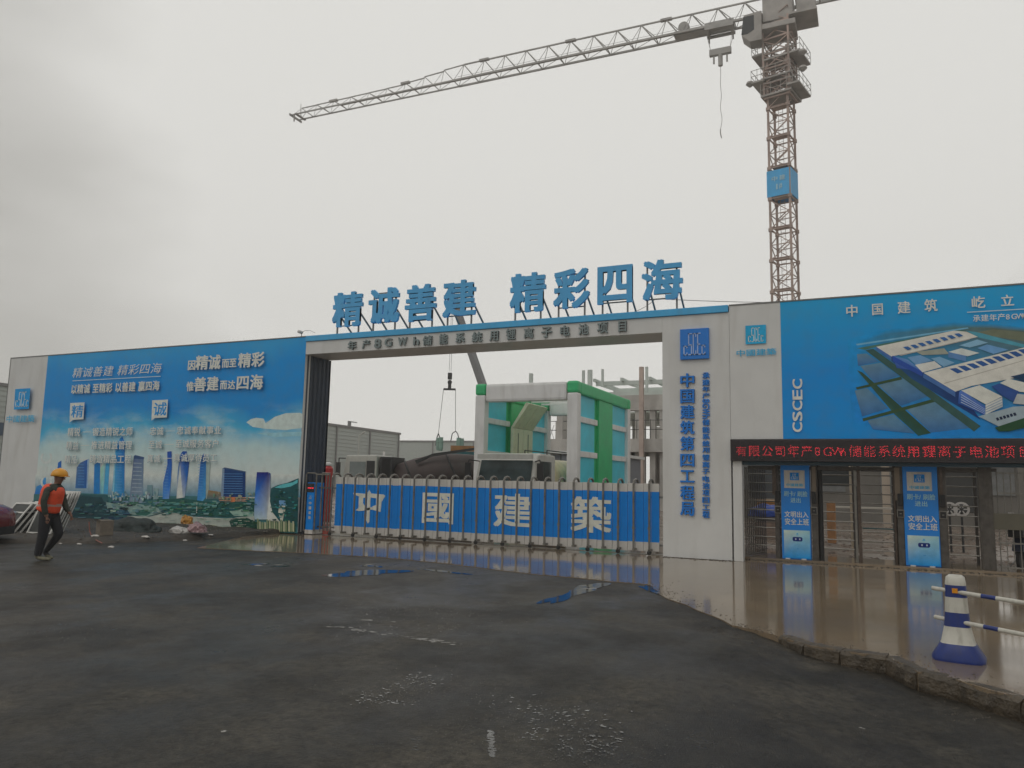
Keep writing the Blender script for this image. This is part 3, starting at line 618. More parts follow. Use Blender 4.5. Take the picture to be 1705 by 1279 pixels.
x0, z1 = W(*z_(95, 290)); x1, z0 = W(*z_(175, 400)); A.y -= .0005
emblem(A, x0, x1, z0, z1, A.y, cols=al(150, 155, 152)); T('中國建築', (48, 434, 472), (205, 430, 470), col=(52, 120, 150), sh=False, bold=.02)
A.build('skyline_print', PRINT, wing)

# ------------------------------------------------------------------ right hoarding over the turnstiles
rb = thing('right_hoarding', 'high blue hoarding with an aerial factory picture over the turnstile passage', 'hoarding', (3, .12, 2.75))
XE = 9.0
MB().box(XR+.014, XE, .012, .25, 2.76, H-.012).build('panel_frame', M_white, rb)
MB().box(-1.685, XE, 0, .01, 2.765, H-.02).build('printed_sheet', MR_, rb)
MB().box(XR+.016, -1.687, 0, .01, 2.765, H-.02).build('white_sheet', M_white, rb)
MB().box(XR+.014, XE, -.012, .27, H-.02, H+.012).build('top_trim', M_grey, rb)
for o in ('printed_sheet', 'printed_sheet.001'):
    ob = bpy.data.objects[o]; me = ob.data; off = WM[ob.parent.name].translation
    me.transform(Matrix.Translation(off)); ob.matrix_basis = Matrix.Translation(-off)
A = Art(-.0015)
def ZP(col, *pts, s=5.59, ox=1400, oy=520): A.poly([z_(x, y, s, ox, oy) for x, y in pts], col)
sea = (46, 84, 120)
_bp = [(140, 300), (420, 205), (1050, 140), (1400, 150), (2300, 240), (2300, 700), (2300, 1140), (1500, 1130), (850, 1150), (180, 1010), (150, 600)]
_bc = [(34, 104, 150), (50, 92, 118), (62, 90, 96), (70, 80, 74), (70, 80, 74), (52, 90, 116), (40, 70, 110), (30, 96, 150), (28, 100, 158), (26, 100, 158), (28, 100, 150)]
for i_ in range(len(_bp)):
    j_ = (i_+1) % len(_bp); ex = lambda p: (p[0]+(-75 if p[0] < 400 else 0), p[1]+(-45 if p[1] < 500 else (28 if p[1] > 900 else 0)))
    bc_ = lambda p: (34, 118, 168) if p[1] < 500 else (25, 105, 160)
    ZP([_bc[i_], _bc[j_], bc_(_bp[j_]), bc_(_bp[i_])], _bp[i_], _bp[j_], ex(_bp[j_]), ex(_bp[i_])); A.y += .0004
A.y -= .0008
ZP([(34, 104, 150), (50, 92, 118), (62, 90, 96), (70, 80, 74), (70, 80, 74), (52, 90, 116), (40, 70, 110), (30, 96, 150), (28, 100, 158), (26, 100, 158), (28, 100, 150)],
   (140, 300), (420, 205), (1050, 140), (1400, 150), (2300, 240), (2300, 700), (2300, 1140), (1500, 1130), (850, 1150), (180, 1010), (150, 600))
ZP((84, 124, 146), (140, 295), (1180, 140), (1190, 152), (150, 310)); ZP((60, 84, 76), (150, 335), (1100, 165), (1170, 175), (340, 320), (230, 350))
ZP((84, 86, 72), (1240, 190), (1420, 160), (2300, 240), (2300, 390), (1705, 270), (1450, 230)); ZP((64, 110, 124), (1160, 170), (1290, 190), (1705, 300), (2300, 400), (2300, 440), (1705, 330), (1280, 235))
for q in [[(180, 500), (375, 470), (540, 590), (320, 665)], [(350, 680), (590, 615), (820, 780), (560, 870)], [(130, 730), (245, 705), (440, 895), (200, 970)], [(610, 900), (890, 815), (1270, 1070), (840, 1120)], [(150, 390), (240, 385), (350, 460), (160, 500)], [(250, 1010), (490, 950), (690, 1130), (300, 1090)]]:
    ZP([(78, 98, 112), (72, 98, 116), (54, 84, 118), (50, 78, 116)], *q)
ZP([(52, 66, 54), (46, 58, 44), (46, 58, 44), (42, 64, 60), (50, 70, 60)], (150, 540), (200, 560), (840, 1125), (720, 1150), (500, 950))
ZP((52, 62, 44), (140, 700), (560, 600), (570, 625), (150, 720)); ZP((50, 62, 44), (200, 990), (900, 795), (910, 825), (210, 1015))
ZP((50, 66, 62), (230, 355), (300, 340), (1300, 1060), (1240, 1110), (560, 600))
ZP([(46, 60, 92), (40, 56, 90), (36, 46, 84), (36, 46, 84), (40, 60, 96)], (330, 330), (480, 410), (1110, 740), (1300, 1000), (660, 620))
ROOF = (158, 156, 150); WALL = (58, 80, 122)
ZP(WALL, (330, 322), (470, 410), (470, 450), (330, 350)); ZP(ROOF, (330, 322), (1050, 172), (1170, 182), (1275, 230), (700, 365), (470, 412))
ZP([(66, 92, 136), (80, 104, 140), (60, 84, 132), (44, 60, 116)], (480, 405), (620, 440), (760, 550), (520, 520)); ZP((44, 60, 118), (480, 405), (760, 555), (760, 600), (485, 460))
ZP((84, 112, 142), (620, 420), (740, 400), (850, 450), (700, 490)); ZP((152, 152, 148), (690, 490), (870, 455), (940, 510), (760, 560))
ZP((92, 122, 146), (840, 430), (920, 415), (1060, 470), (960, 510)); ZP((110, 112, 104), (700, 370), (960, 335), (1010, 390), (760, 400))
ZP((70, 96, 132), (1000, 370), (1165, 405), (1165, 460), (1000, 420)); ZP((146, 150, 148), (1000, 370), (1120, 335), (1290, 380), (1180, 410))
ZP((98, 128, 148), (1100, 310), (1270, 255), (1370, 285), (1200, 330)); ZP((80, 112, 146), (1270, 335), (1360, 300), (1560, 350), (1420, 390))
ZP(WALL, (770, 570), (1065, 740), (1065, 790), (920, 700), (765, 610)); ZP(ROOF, (770, 565), (1700, 330), (2300, 430), (2300, 620), (1640, 610), (1220, 685), (1065, 740))
ZP((130, 126, 120), (960, 660), (1705, 445), (1705, 452), (960, 668)); ZP((130, 126, 120), (540, 400), (1200, 250), (1200, 255), (560, 405))
for k in range(9):
    x = 1010+k*79; y = 527-k*22; ZP((46, 66, 108), (x, y), (x+62, y-8), (x+130, y+28), (x+75, y+44))
for k in range(8):
    x = 578+k*68; y = 325-k*17.5; ZP((50, 76, 118), (x, y), (x+44, y-6), (x+84, y+18), (x+45, y+30))
ZP([(66, 90, 150), (70, 90, 140), (60, 80, 130), (50, 66, 120), (40, 60, 110)], (1100, 745), (1130, 730), (1345, 880), (1340, 960), (1090, 850))
for k in range(4): ZP((120, 132, 148), (1120, 762+k*24), (1345, 905+k*14), (1345, 909+k*14), (1115, 768+k*24))
ZP((156, 156, 150), (1120, 730), (1290, 680), (1500, 785), (1350, 860)); ZP([(150, 150, 146), (140, 142, 142), (130, 134, 136), (140, 142, 140)], (1345, 865), (1500, 790), (1505, 880), (1345, 955))
for k in range(3): ZP((84, 100, 120), (1345, 885+k*22), (1500, 812+k*25), (1500, 817+k*25), (1345, 891+k*22))
ZP((46, 60, 104), (1400, 690), (1470, 665), (1660, 740), (1640, 850), (1500, 780)); ZP((156, 156, 150), (1480, 660), (1560, 620), (1900, 700), (1900, 770), (1660, 740))
ZP((128, 130, 130), (1640, 760), (1900, 790), (1900, 880), (1600, 850)); ZP((40, 50, 70), (1580, 600), (1705, 570), (1900, 600), (1900, 680), (1705, 650))
ZP((112, 122, 128), (1280, 970), (1600, 880), (2000, 860), (2000, 980), (1480, 1070)); 
for k in range(6): ZP((30, 36, 50), (1440+k*32, 985-k*9), (1462+k*32, 979-k*9), (1475+k*32, 1005-k*9), (1452+k*32, 1012-k*9))
ZP((42, 58, 40), (1430, 1075), (1705, 985), (2000, 930), (2000, 1010), (1560, 1110), (1470, 1110))
T2 = lambda txt, l, r_, b=.02: A.text(txt, l, r_, WH, b)
o3b = lambda x, y: (1180+x/2.558, 460+y/2.558)
for ch, a, b, c, d in [('中', 585, 635, 125, 172), ('国', 695, 743, 120, 165), ('建', 803, 860, 110, 158), ('筑', 917, 975, 100, 150), ('屹', 1118, 1178, 88, 135), ('立', 1242, 1300, 82, 125)]:
    (u0, v0), (u1, v1) = o3b(a, c), o3b(b, d); A.char(ch, u0, u1, v0, v1, WH, .022)
A.poly([o3b(1100, 153), o3b(1345, 139), o3b(1345, 143), o3b(1100, 157)], (150, 165, 170))
(u0, v0), (_, v0b) = o3b(1122, 167), o3b(1122, 197); (x0, zt), (_, zb) = W(u0, v0), W(u0, v0b); pitch = (W(*o3b(1160, 180))[0]-x0)
A.y -= .0005; put_line(A, '承建年产8GWh储能系统用锂离子电池项目', x0, x0+pitch*(15+4*.62)*.99, zb, zt, A.y, bold=.012, col=al(*WH))
A.y -= .0005
for i, ch in enumerate('CSCEC'):
    v1 = 664-i*46; (ua, va), (ub, vb) = o3b(357, v1-41), o3b(400, v1); A.char(ch, ua, ub, va, vb, WH, .03, rot=90)
(ua, va), (ub, vb) = (1241.5, 542), (1275.5, 573); A.poly([(ua, va+.8), (ub, va-1), (ub+.3, vb-1), (ua+.2, vb+.8)], (46, 132, 170))
x0, z1 = W(ua, va); x1, z0 = W(ub, vb); A.y -= .0005; emblem(A, x0, x1, z0, z1, A.y, cols=al(160, 166, 164))
A.text('中國建築', (1225, 583.5, 594), (1293, 579.5, 591.5), (60, 135, 170), .02)
A.build('factory_print', PRINT, rb)
# ------------------------------------------------------------------ folding gate
fg = thing('folding_gate', 'closed blue and white folding gate on wheels spanning the site entrance', 'gate', (-9.8, .35, 0))
posts_x = [-14.26+i*.4065-max(0, i-7)*.0006*i for i in range(25)]
posts_x = [-14.25+(-4.80+14.25)*(i/24)**.985 for i in range(25)]
SY = .36
def slat_mesh(x0, x1):
    mb = MB(); y0, y1 = SY-.02, SY+.02
    mb.box(x0, x1, y0, y1, .075, .29, 1).box(x0, x1, y0+.001, y1-.001, .29, 1.50, 0).box(x0, x1, y0, y1, 1.50, 1.70, 1)
    return mb
w = (posts_x[-1]-posts_x[0])/24/2
s0 = slat_mesh(-14.24, -14.24+w-.012).build('slat', [M_gateblue, M_gatewhite], fg)
sx = 1
while -14.24+w*(sx+1) < XI-.02:
    o = inst(s0, 'slat', fg, (w*sx, rnd.uniform(-.004, .004), rnd.uniform(-.006, .006))); sx += 1
MB().box(-14.9, XI-.02, SY+.03, SY+.06, 1.35, 1.40).box(-14.9, XI-.02, SY+.03, SY+.06, .2, .25).build('rail', M_grey, fg)
def arch():
    mb = MB(); y0, y1 = .16, .56; pts = [(0, y0, .12), (0, y0, 1.66)]
    for k in range(7):
        a = math.pi*(1-k/6); pts.append((0, (y0+y1)/2+(y1-y0)/2*math.cos(a), 1.68+.12*math.sin(a)))
    pts += [(0, y1, 1.66), (0, y1, .12)]
    mb.path(pts, .029, 0, 8).box(-.03, .03, y0-.03, y1+.03, .09, .14)
    mb.box(-.035, .035, y0-.02, y0+.0, .6, .66)
    return mb
mb = arch(); mb.v = [(p[0]+posts_x[0], p[1], p[2]) for p in mb.v]
a0 = mb.build('arch_post', M_rail, fg, smooth=False)
wm = MB().lathe((posts_x[0], .13, .06), [(.03, 0), (.055, .005), (.055, .035), (.03, .04)], 14, 0, 'y').box(posts_x[0]-.012, posts_x[0]+.012, .12, .18, .05, .13)
w0 = wm.build('wheel', M_black, a0)
for i, x in enumerate(posts_x[1:], 1):
    a = inst(a0, 'arch_post', fg, (x-posts_x[0], 0, 0))
    if i % 2 == 0:
        q = w0.copy(); COL.objects.link(q); q.parent = a
# gate lettering: clerical-style characters painted on the slats
for ch, (u0, u1, v0, v1) in zip('中國建築', [(586, 642, 816, 872), (703, 755, 821, 872), (822, 886, 822, 878), (950, 1018, 827, 887)]):
    um, vm = (u0+u1)/2, (v0+v1)/2; Yp = SY-.024
    x0, x1, z1, z0 = W(u0, vm, Yp)[0], W(u1, vm, Yp)[0], W(um, v0, Yp)[1], W(um, v1, Yp)[1]
    mb = MB()
    if ch == '中':
        X = lambda s: x0+(x1-x0)*s; Z = lambda s: z0+(z1-z0)*s
        P2 = lambda *pts: mb.prism([(X(a), Z(b)) for a, b in pts], Yp-.006, Yp+.006)
        P2((.02, .90), (.03, .86), (.20, .80), (.20, .45), (.12, .38), (.22, .36), (.38, .38), (.40, .50), (.33, .60), (.33, .76), (.45, .78), (.45, .88), (.10, .90))
        P2((.55, .78), (.72, .76), (.72, .56), (.62, .52), (.60, .42), (.78, .38), (.86, .36), (.88, .66), (.98, .84), (.93, .88), (.55, .90))
        P2((.40, .44), (.60, .50), (.60, .42), (.40, .38)); P2((.455, .30), (.455, .92), (.50, 1.0), (.55, .92), (.545, .06), (.50, 0), (.45, .10))
    else:
        put_char(mb, ch, x0, x1, z0, z1, Yp+.004, .01, .032)
    mb.build('gate_character', mat('gate_letter_white', al(160, 160, 152, .4), .45, var=.1, scale=6), fg)
# drive head with a small red display
hd = MB().box(-15.17, -14.90, .18, .62, .14, 1.52).build('drive_housing', M_gateblue, fg, bevel=.01)
MB().path([(-15.2, .15, .1), (-15.2, .15, 1.75), (-15.16, .15, 1.80), (-14.86, .15, 1.80), (-14.82, .15, 1.75), (-14.82, .15, .1)], .024, 0, 8).path([(-15.2, .62, .1), (-15.2, .62, 1.78), (-14.82, .62, 1.78), (-14.82, .62, .1)], .024, 0, 8).path([(-14.62, .16, .1), (-14.62, .16, 1.8), (-14.62, .5, 1.8), (-14.62, .5, .1)], .024, 0, 8).path([(-14.82, .16, 1.76), (-14.36, .16, 1.76)], .02, 0, 6).build('head_frame', M_rail, fg)
dp = MB().box(-15.16, -14.91, .165, .18, 1.24, 1.50).build('display_box', M_black, fg)
mb = MB()
for i in range(14):
    if i % 3 != 2: mb.box(-15.13+i*.015, -15.119+i*.015, .158, .165, 1.345+.012*(i % 2), 1.372)
mb.build('display_light', mat('red_led', (.5, .02, .02), .4, emis=((1, .04, .07), 1.6)), dp)
MB().box(-15.18, -14.89, .17, .63, .02, .14).build('drive_base', M_gatewhite, fg)
mb = MB(); emblem(mb, -15.10, -14.97, 1.02, 1.16, .178, depth=.004)
for i, ch in enumerate('中國建築'): put_char(mb, ch, -15.075, -14.985, .87-i*.14, .96-i*.14, .177, .003, .03)
mb.build('drive_lettering', M_gatewhite, hd)
MB().box(-14.95, XI-.01, .30, .42, 0, .012).build('ground_track', M_rail, fg)

# ------------------------------------------------------------------ LED display band with scrolling message
led = thing('led_display', 'long dark display band with red dot matrix message under the right hoarding', 'display', (3, -.02, 2.27))
MB().box(XR+.016, 8.9, -.09, .24, 2.262, 2.752).build('display_case', mat('display_case_black', (.028, .022, .024), .35, var=.3, scale=3), led, bevel=.006)
MB().box(XR+.05, 8.86, -.096, -.089, 2.30, 2.71).build('display_face', mat('display_face', (.016, .010, .012), .3, var=.3), led)
def raster(ch, n=16):
    v, f = glyph(ch, 0); bvh = BVHTree.FromPolygons([Vector((p[0], p[1], 0)) for p in v], f); hit = []
    for j in range(n):
        for i in range(n):
            x, y_ = (i+.5)/n*1.0-.0, -.11+(j+.5)/n*.98
            if bvh.ray_cast(Vector((x, y_, 1)), Vector((0, 0, -1)))[0] is not None: hit.append((i, j))
    return hit
msg = '有限公司年产8GWh储能系统用锂离子电池项目施工总承包工程'
mb = MB(); pit = .0165; X = -2.71; z0_ = 2.365; k2 = 0
for ch in msg:
    adv = 17 if ord(ch) > 255 else 10.5
    for i, j in raster(ch):
        if (i*7+j*13+ord(ch)) % 3 == 0: continue
        x, z = X+i*pit, z0_+j*pit
        if x > 8.8: continue
        s = .0048
        mb.add([(x-s, -.0985, z-s), (x+s, -.0985, z-s), (x+s, -.0985, z+s), (x-s, -.0985, z+s)], [(0, 1, 2, 3)])
    X += adv*pit
mb.build('red_dots', mat('red_led_dots', (.6, .02, .03), .4, emis=((1, .035, .06), 1.15)), led)
MB().box(XR+.016, 8.9, .1, .25, 2.18, 2.262).build('lower_trim', mat('dark_teal_trim', (.02, .06, .09), .4), led)

# ------------------------------------------------------------------ turnstile passage
TY = .92
step = MB().box(XR+.02, 9, .62, 2.05, -.02, .055).build('threshold', M_apron, kind='structure')
tp = MB().box(-2.80, -2.60, .0, .24, .0, 2.26).build('white_post', M_white, None, bevel=.006, label='white square post beside the right gate column, under the dark display', cat='post')
def xt(u): return W(u, 850, TY)[0]
ts = thing('turnstile_passage', 'full height steel turnstile passage with horizontal bars under the display band', 'turnstile', (0, TY, .055))
M_dsteel = mat('brushed_dark_steel', (.11, .10, .09), .4, metal=.6, var=.3, scale=7, dirt=.5, dirtcol=(.05, .04, .03))
M_brown = mat('brown_bar', (.10, .075, .06), .35, metal=.5, var=.3, scale=9)
def postp(u, w, z0=.055, z1=2.2, y=TY, m=M_dsteel, name='post', r=False, d=None):
    x = xt(u); d = d or w
    (MB().tube((x, y, z0), (x, y, z1), w/2, 0, 14) if r else MB().box(x-w/2, x+w/2, y-d/2, y+d/2, z0, z1)).build(name, m, ts, bevel=0 if r else .006)
BZ = [.33, .53, .74, .94, 1.15, 1.36, 1.57, 1.78, 1.99]
protos = {}
def bars(ua, ub, tilt=0, y=TY, n=len(BZ)):
    xa, xb = xt(ua), xt(ub); key = (round(xb-xa, 3), tilt)
    for z in BZ[:n]:
        if key not in protos: protos[key] = (MB().tube((xa, y, z), (xb, y+tilt, z-.004), .0135, 0, 8).build('bar', M_rail, ts), xa, z, y)
        else: p, x_, z_0, y_ = protos[key]; inst(p, 'bar', ts, (xa-x_, y-y_, z-z_0))
bars(1246, 1291, -.05); bars(1371, 1421); bars(1435, 1489); bars(1574, 1629); bars(1354, 1366, .2); bars(1490, 1500, .2); bars(1291, 1302, .25)
postp(1294.5, .10, d=.14); postp(1357, .13, d=.2); postp(1366.5, .11, m=M_black, name='rotor', r=True); postp(1425, .05, m=M_rail); postp(1431, .07, m=M_brown); postp(1491, .08, m=M_brown, name='rotor', r=True)
postp(1499, .13, d=.2); postp(1569.5, .16, d=.2); postp(1641, .24, d=.2); postp(1652, .05)
for u, z0, z1, w, m in [(1291, 1.5, 2.17, .09, M_brown), (1357, 1.55, 2.17, .08, mat('beige_cover', (.24, .19, .14), .5)), (1495.5, 1.45, 2.17, .10, mat('beige_cover', (.24, .19, .14))), (1568, 1.45, 2.17, .06, M_brown)]:
    x = xt(u); MB().box(x-w/2, x+w/2, TY-.13, TY-.05, z0, z1).build('cover_strip', m, ts)
for u in (1296.5, 1356, 1499, 1569):
    x = xt(u); b = MB().box(x-.075, x+.075, TY-.16, TY-.10, 1.08, 1.25).build('card_reader', M_rail, ts, bevel=.006)
    MB().box(x-.055, x+.055, TY-.166, TY-.16, 1.10, 1.23).build('reader_window', M_black, b)
    MB().box(x-.02, x+.02, TY-.168, TY-.165, 1.155, 1.175).build('reader_icon', M_rail, b)
    f = MB().box(x-.05, x+.05, TY-.2, TY-.14, 1.33, 1.60).build('face_scanner', M_black, ts, bevel=.012)
# roof frame and rear frames
MB().box(-2.58, 2.5, TY-.06, TY+.0, 2.10, 2.175).build('header', M_dsteel, ts)
MB().box(-2.58, 2.5, TY+1.0, TY+1.06, 2.10, 2.175).build('header', M_dsteel, ts)
for x in (-1.95, -1.2, -.16, .6, 1.45, 2.3): MB().box(x-.03, x+.03, TY, TY+1.0, 2.1, 2.17).build('roof_beam', M_dsteel, ts)
for x in (-1.98, -.30, .55, 2.2): MB().box(x-.03, x+.03, TY+1.0, TY+1.06, .05, 2.1).build('rear_post', M_dsteel, ts)
for x0_, x1_ in ((-1.9, -1.25), (-.1, .5), (1.0, 1.6)):
    for k in range(9): pass
# blue access panels
def access_panel(ua, ub, va, vb, label):
    x0, x1 = W(ua, 850, TY-.15)[0], W(ub, 850, TY-.15)[0]; z1, z0 = 2.22, .06; Y = TY-.15
    t = thing('access_panel', label, 'panel', ((x0+x1)/2, TY, .055), group='blue access panels between the turnstiles')
    b = MB().box(x0, x1, Y, TY+.18, z0, z1).build('cabinet', mat('access_blue', al(8, 94, 156, .3), .35, var=.06, scale=3), t, bevel=.006)
    w = x1-x0; X = lambda s: x0+w*s; Z = lambda s: z0+(z1-z0)*s
    A = Art(Y-.002)
    q = lambda a, b_, c, d, col: A.poly([(X(a), Z(c)), (X(b_), Z(c)), (X(b_), Z(d)), (X(a), Z(d))], col, raw=True)
    MB().box(X(.12), X(.84), Y-.0035, Y-.0005, Z(.745), Z(.935)).build('logo_card', M_gatewhite, b); A.y -= .002
    q(.33, .64, .83, .91, (24, 100, 160)); emblem(A, X(.33), X(.64), Z(.83), Z(.91), A.y-.0005, cols=al(150, 155, 150)); A.y -= .0008
    put_line(A, '中國建築', X(.18), X(.78), Z(.762), Z(.795), A.y, bold=.03, col=al(60, 120, 150))
    for txt, a, b_, c, d in [('刷卡/刷脸', .10, .92, .655, .715), ('进出', .32, .70, .590, .645), ('文明出入', .10, .94, .435, .500), ('安全上班', .10, .95, .355, .425)]:
        A.y -= .0005; put_line(A, txt, X(a), X(b_), Z(c), Z(d), A.y, bold=.022, col=al(*((150, 190, 200) if c > .5 else WH)))
    A.poly([(X(.07), Z(.01)), (X(.97), Z(.01)), (X(.97), Z(.30)), (X(.07), Z(.30))], [(20, 110, 165), (20, 112, 165), (120, 150, 155), (150, 160, 150)], raw=True)
    A.y -= .0005
    P = [(X(.37+.34*s), Z(.185+.045*c)) for s, c in [(.1, 0), (.9, 0), (1, .25), (1, .8), (.9, 1), (.1, 1), (0, .8), (0, .25)]]; A.poly(P, (24, 40, 84), raw=True)
    for s in (.46, .60): q(s, s+.04, .199, .216, (170, 180, 190))
    q(.50, .58, .250, .256, (40, 110, 150)); q(.51, .57, .262, .270, (40, 110, 150)); q(.45, .63, .165, .170, (130, 170, 180)); q(.5, .58, .105, .109, (30, 90, 140))
    A.build('panel_print', PRINT, b)
    for s in (.2, .75): MB().box(X(s)-.05, X(s)+.05, Y-.07, Y, .056, .075).build('foot_plate', M_white, t)
access_panel(1301, 1349, 772, 932, 'blue access panel nearer the white gate column')
access_panel(1505, 1563, 776, 943, 'wider blue access panel, the right one of the two')
# side fence to the left of the first turnstile, and mesh fence at the right
def vfence(name, label, p0, p1, z0, z1, n, rails, r=.011, m=M_dsteel):
    t = thing(name, label, 'fence', (p0[0], p0[1], z0)); p0 = Vector((*p0, 0)); p1 = Vector((*p1, 0)); b0 = None
    for i in range(n):
        c = p0.lerp(p1, i/(n-1))
        if b0 is None: b0 = MB().tube((c.x, c.y, z0), (c.x, c.y, z1), r, 0, 6).build('picket', m, t); c0 = c
        else: inst(b0, 'picket', t, c-c0)
    for z in rails: MB().bar((p0.x, p0.y, z), (p1.x, p1.y, z), .03).build('rail', m, t)
    return t
vfence('side_fence', 'narrow dark picket screen between the white post and the first turnstile', (-2.66, .95), (-2.30, 1.75), .06, 2.15, 12, (.1, 1.15, 2.12), .016)
vf = vfence('picket_fence', 'steel picket fence right of the turnstiles with a blank grey board on it', (2.50, TY), (8.5, TY), .06, 2.1, 50, (.12, .62, 1.66, 2.08), .011, M_rail)
MB().box(W(1651, 860, TY-.03)[0], 4.2, TY-.045, TY-.015, .90, 1.24).build('blank_board', mat('olive_grey_board', (.14, .13, .095), .5, var=.15, scale=2), vf, bevel=.004)

# ------------------------------------------------------------------ traffic barrier
gx, gy = G(1597, 1098, 0)
tb = thing('traffic_post', 'blue and white striped plastic barrier post with a small orange reflector', 'barrier post', (gx, gy, 0), R(-8))
M_bb = mat('barrier_blue', (.012, .032, .185), .4, var=.15, scale=9, dirt=.35, dirtcol=(.05, .05, .05)); M_bw = mat('barrier_white', (.56, .55, .49), .42, var=.06, scale=9, dirt=.5, dirtcol=(.2, .18, .14))
HB = .87
prof = [(0, .225), (.045, .235), (.06, .232), (.17, .165), (.185, .158), (.33, .120), (.345, .118), (.47, .108), (.485, .106), (.64, .099), (.655, .098), (.78, .094), (.82, .086), (.835, .070)]
def rr(r, n=20):
    out_ = []
    for i in range(n):
        a = 2*math.pi*(i+.5)/n; c, s = math.cos(a), math.sin(a); k = (abs(c)**4.2+abs(s)**4.2)**(-1/4.2); out_.append((r*k*c*1.0, r*k*s*.95))
    return out_
segs = [(0, 3, 1), (3, 5, 0), (5, 7, 1), (7, 9, 0), (9, 11, 1), (11, 13, 0)]
zz = [0, .03, .165, .180, .33, .345, .47, .484, .62, .634, .74, .752, .815, .838]
rs = [.235, .24, .158, .150, .118, .116, .107, .105, .099, .098, .095, .094, .085, .060]
mb = MB(); n_ = 20
for r, z in zip(rs, zz): mb.v += [(x, y, z) for x, y in rr(r)]
for j in range(len(rs)-1):
    ci = 0 if j < 2 else (1 if j < 4 else (0 if j < 6 else (1 if j < 8 else (0 if j < 10 else 1))))
    for i in range(n_): mb.f.append([j*n_+i, j*n_+(i+1) % n_, (j+1)*n_+(i+1) % n_, (j+1)*n_+i]); mb.mi.append(ci)
mb.f.append([(len(rs)-1)*n_+i for i in range(n_)]); mb.mi.append(1)
mb.build('post_body', [M_bb, M_bw], tb, local=True, smooth=True)
MB().box(-.028, .022, -.103, -.092, .664, .712).build('reflector', mat('orange_reflector', (.75, .30, .02), .25, var=.1, scale=60), tb, local=True)
# two rails through the post, running right and away
def rail(u0, v0, u1, v1, y0, label):
    p = CAM + ray(u0, v0)*((y0-CAM.y)/ray(u0, v0).y); x1, z1 = W(u1, v1, y0-.35); q = Vector((x1, y0-.35, z1)); d = (q-p).normalized()
    t = thing('barrier_rail', label, 'barrier rail', tuple(p), group=None); mb = MB(); L_ = 0; i = 0; lens = [.46, .13, .62, .13, .62, .13]
    for k, l_ in enumerate(lens):
        a = p+d*L_; b = p+d*(L_+l_); mb.tube(a, b, .0215, 1 if k % 2 == 0 else 0, 12); L_ += l_
    mb.build('pipe', [M_bb, M_bw], t, smooth=False)
    return p, d
rail(1552, 979, 1705, 1004, gy+.03, 'upper blue and white pipe rail through the striped barrier post')
rail(1556, 1027, 1705, 1057, gy+.03, 'lower blue and white pipe rail through the striped barrier post')
# ------------------------------------------------------------------ litter and debris by the hoarding
def crumple(name, label, cat, c, s, m, seed, amp=.35, sub=3, flat=.6):
    bm = bmesh.new(); bmesh.ops.create_icosphere(bm, subdivisions=sub, radius=1)
    for v in bm.verts:
        k = 1+amp*mn.noise(v.co*1.9+Vector((seed*3.1, 0, 0)))+amp*.6*mn.noise(v.co*5+Vector((0, seed, 0))); v.co = Vector((v.co.x*s[0]*k, v.co.y*s[1]*k, max(-.25, v.co.z*k)*s[2]))
    me = bpy.data.meshes.new(name); bm.to_mesh(me); bm.free(); me.materials.append(m)
    return link(name, me, None, Matrix.Translation(c), label=label, cat=cat)
def gz(u, v, z): x, y = G(u, v, z); return Vector((x, y, z))
p = gz(297, 889, .12); crumple('rubbish_bag', 'crumpled white plastic bag lying at the foot of the hoarding', 'plastic bag', p+Vector((0, 0, .06)), (.26, .17, .14), mat('white_plastic_bag', (.45, .44, .42), .35, var=.2, scale=9), 3)
p = gz(322, 889, .12); crumple('rubbish_bag', 'pinkish see-through rubbish bag beside the white one', 'plastic bag', p+Vector((.04, .05, .1)), (.28, .2, .2), mat('pink_plastic_bag', (.32, .20, .21), .3, var=.4, scale=7), 5)
p = gz(305, 884, .12); crumple('cloth_heap', 'crumpled orange yellow sheet standing behind the white bag', 'sheet', p+Vector((0, .1, .24)), (.17, .13, .2), mat('orange_sheet', (.42, .20, .03), .5, var=.35, scale=9), 8, .5)
p = gz(162, 893, .1)
bx = thing('cardboard_box', 'worn grey brown cardboard box standing open beside the leaning frames', 'box', tuple(p), R(-24)); M_card = mat('wet_cardboard', (.20, .17, .135), .7, var=.25, scale=6, dirt=.5)
MB().box(-.20, .22, 0, .3, 0, .40).build('carton', M_card, bx, local=True); MB().add([(-.20, 0, .40), (.22, 0, .40), (.20, -.10, .43), (-.17, -.1, .44), (-.2, -.006, .39), (.22, -.006, .39)], [(0, 1, 2, 3), (4, 5, 2, 3)]).build('flap', M_card, bx, local=True)
p = gz(148, 898, .05); q = gz(160, 905, .02)
MB().path([tuple(p+Vector((-.05, 0, .42))), tuple(p+Vector((.0, 0, .2))), tuple(p+Vector((.12, 0, .03))), tuple(q+Vector((.2, 0, .02)))], .014, 0, 6).build('bent_pipe', mat('faded_red_pipe', (.25, .09, .07), .5), None, label='short bent reddish pipe leaning in the soil before the cardboard box', cat='pipe')
M_scrap = mat('white_scrap', (.5, .48, .45), .6, var=.3, scale=20)
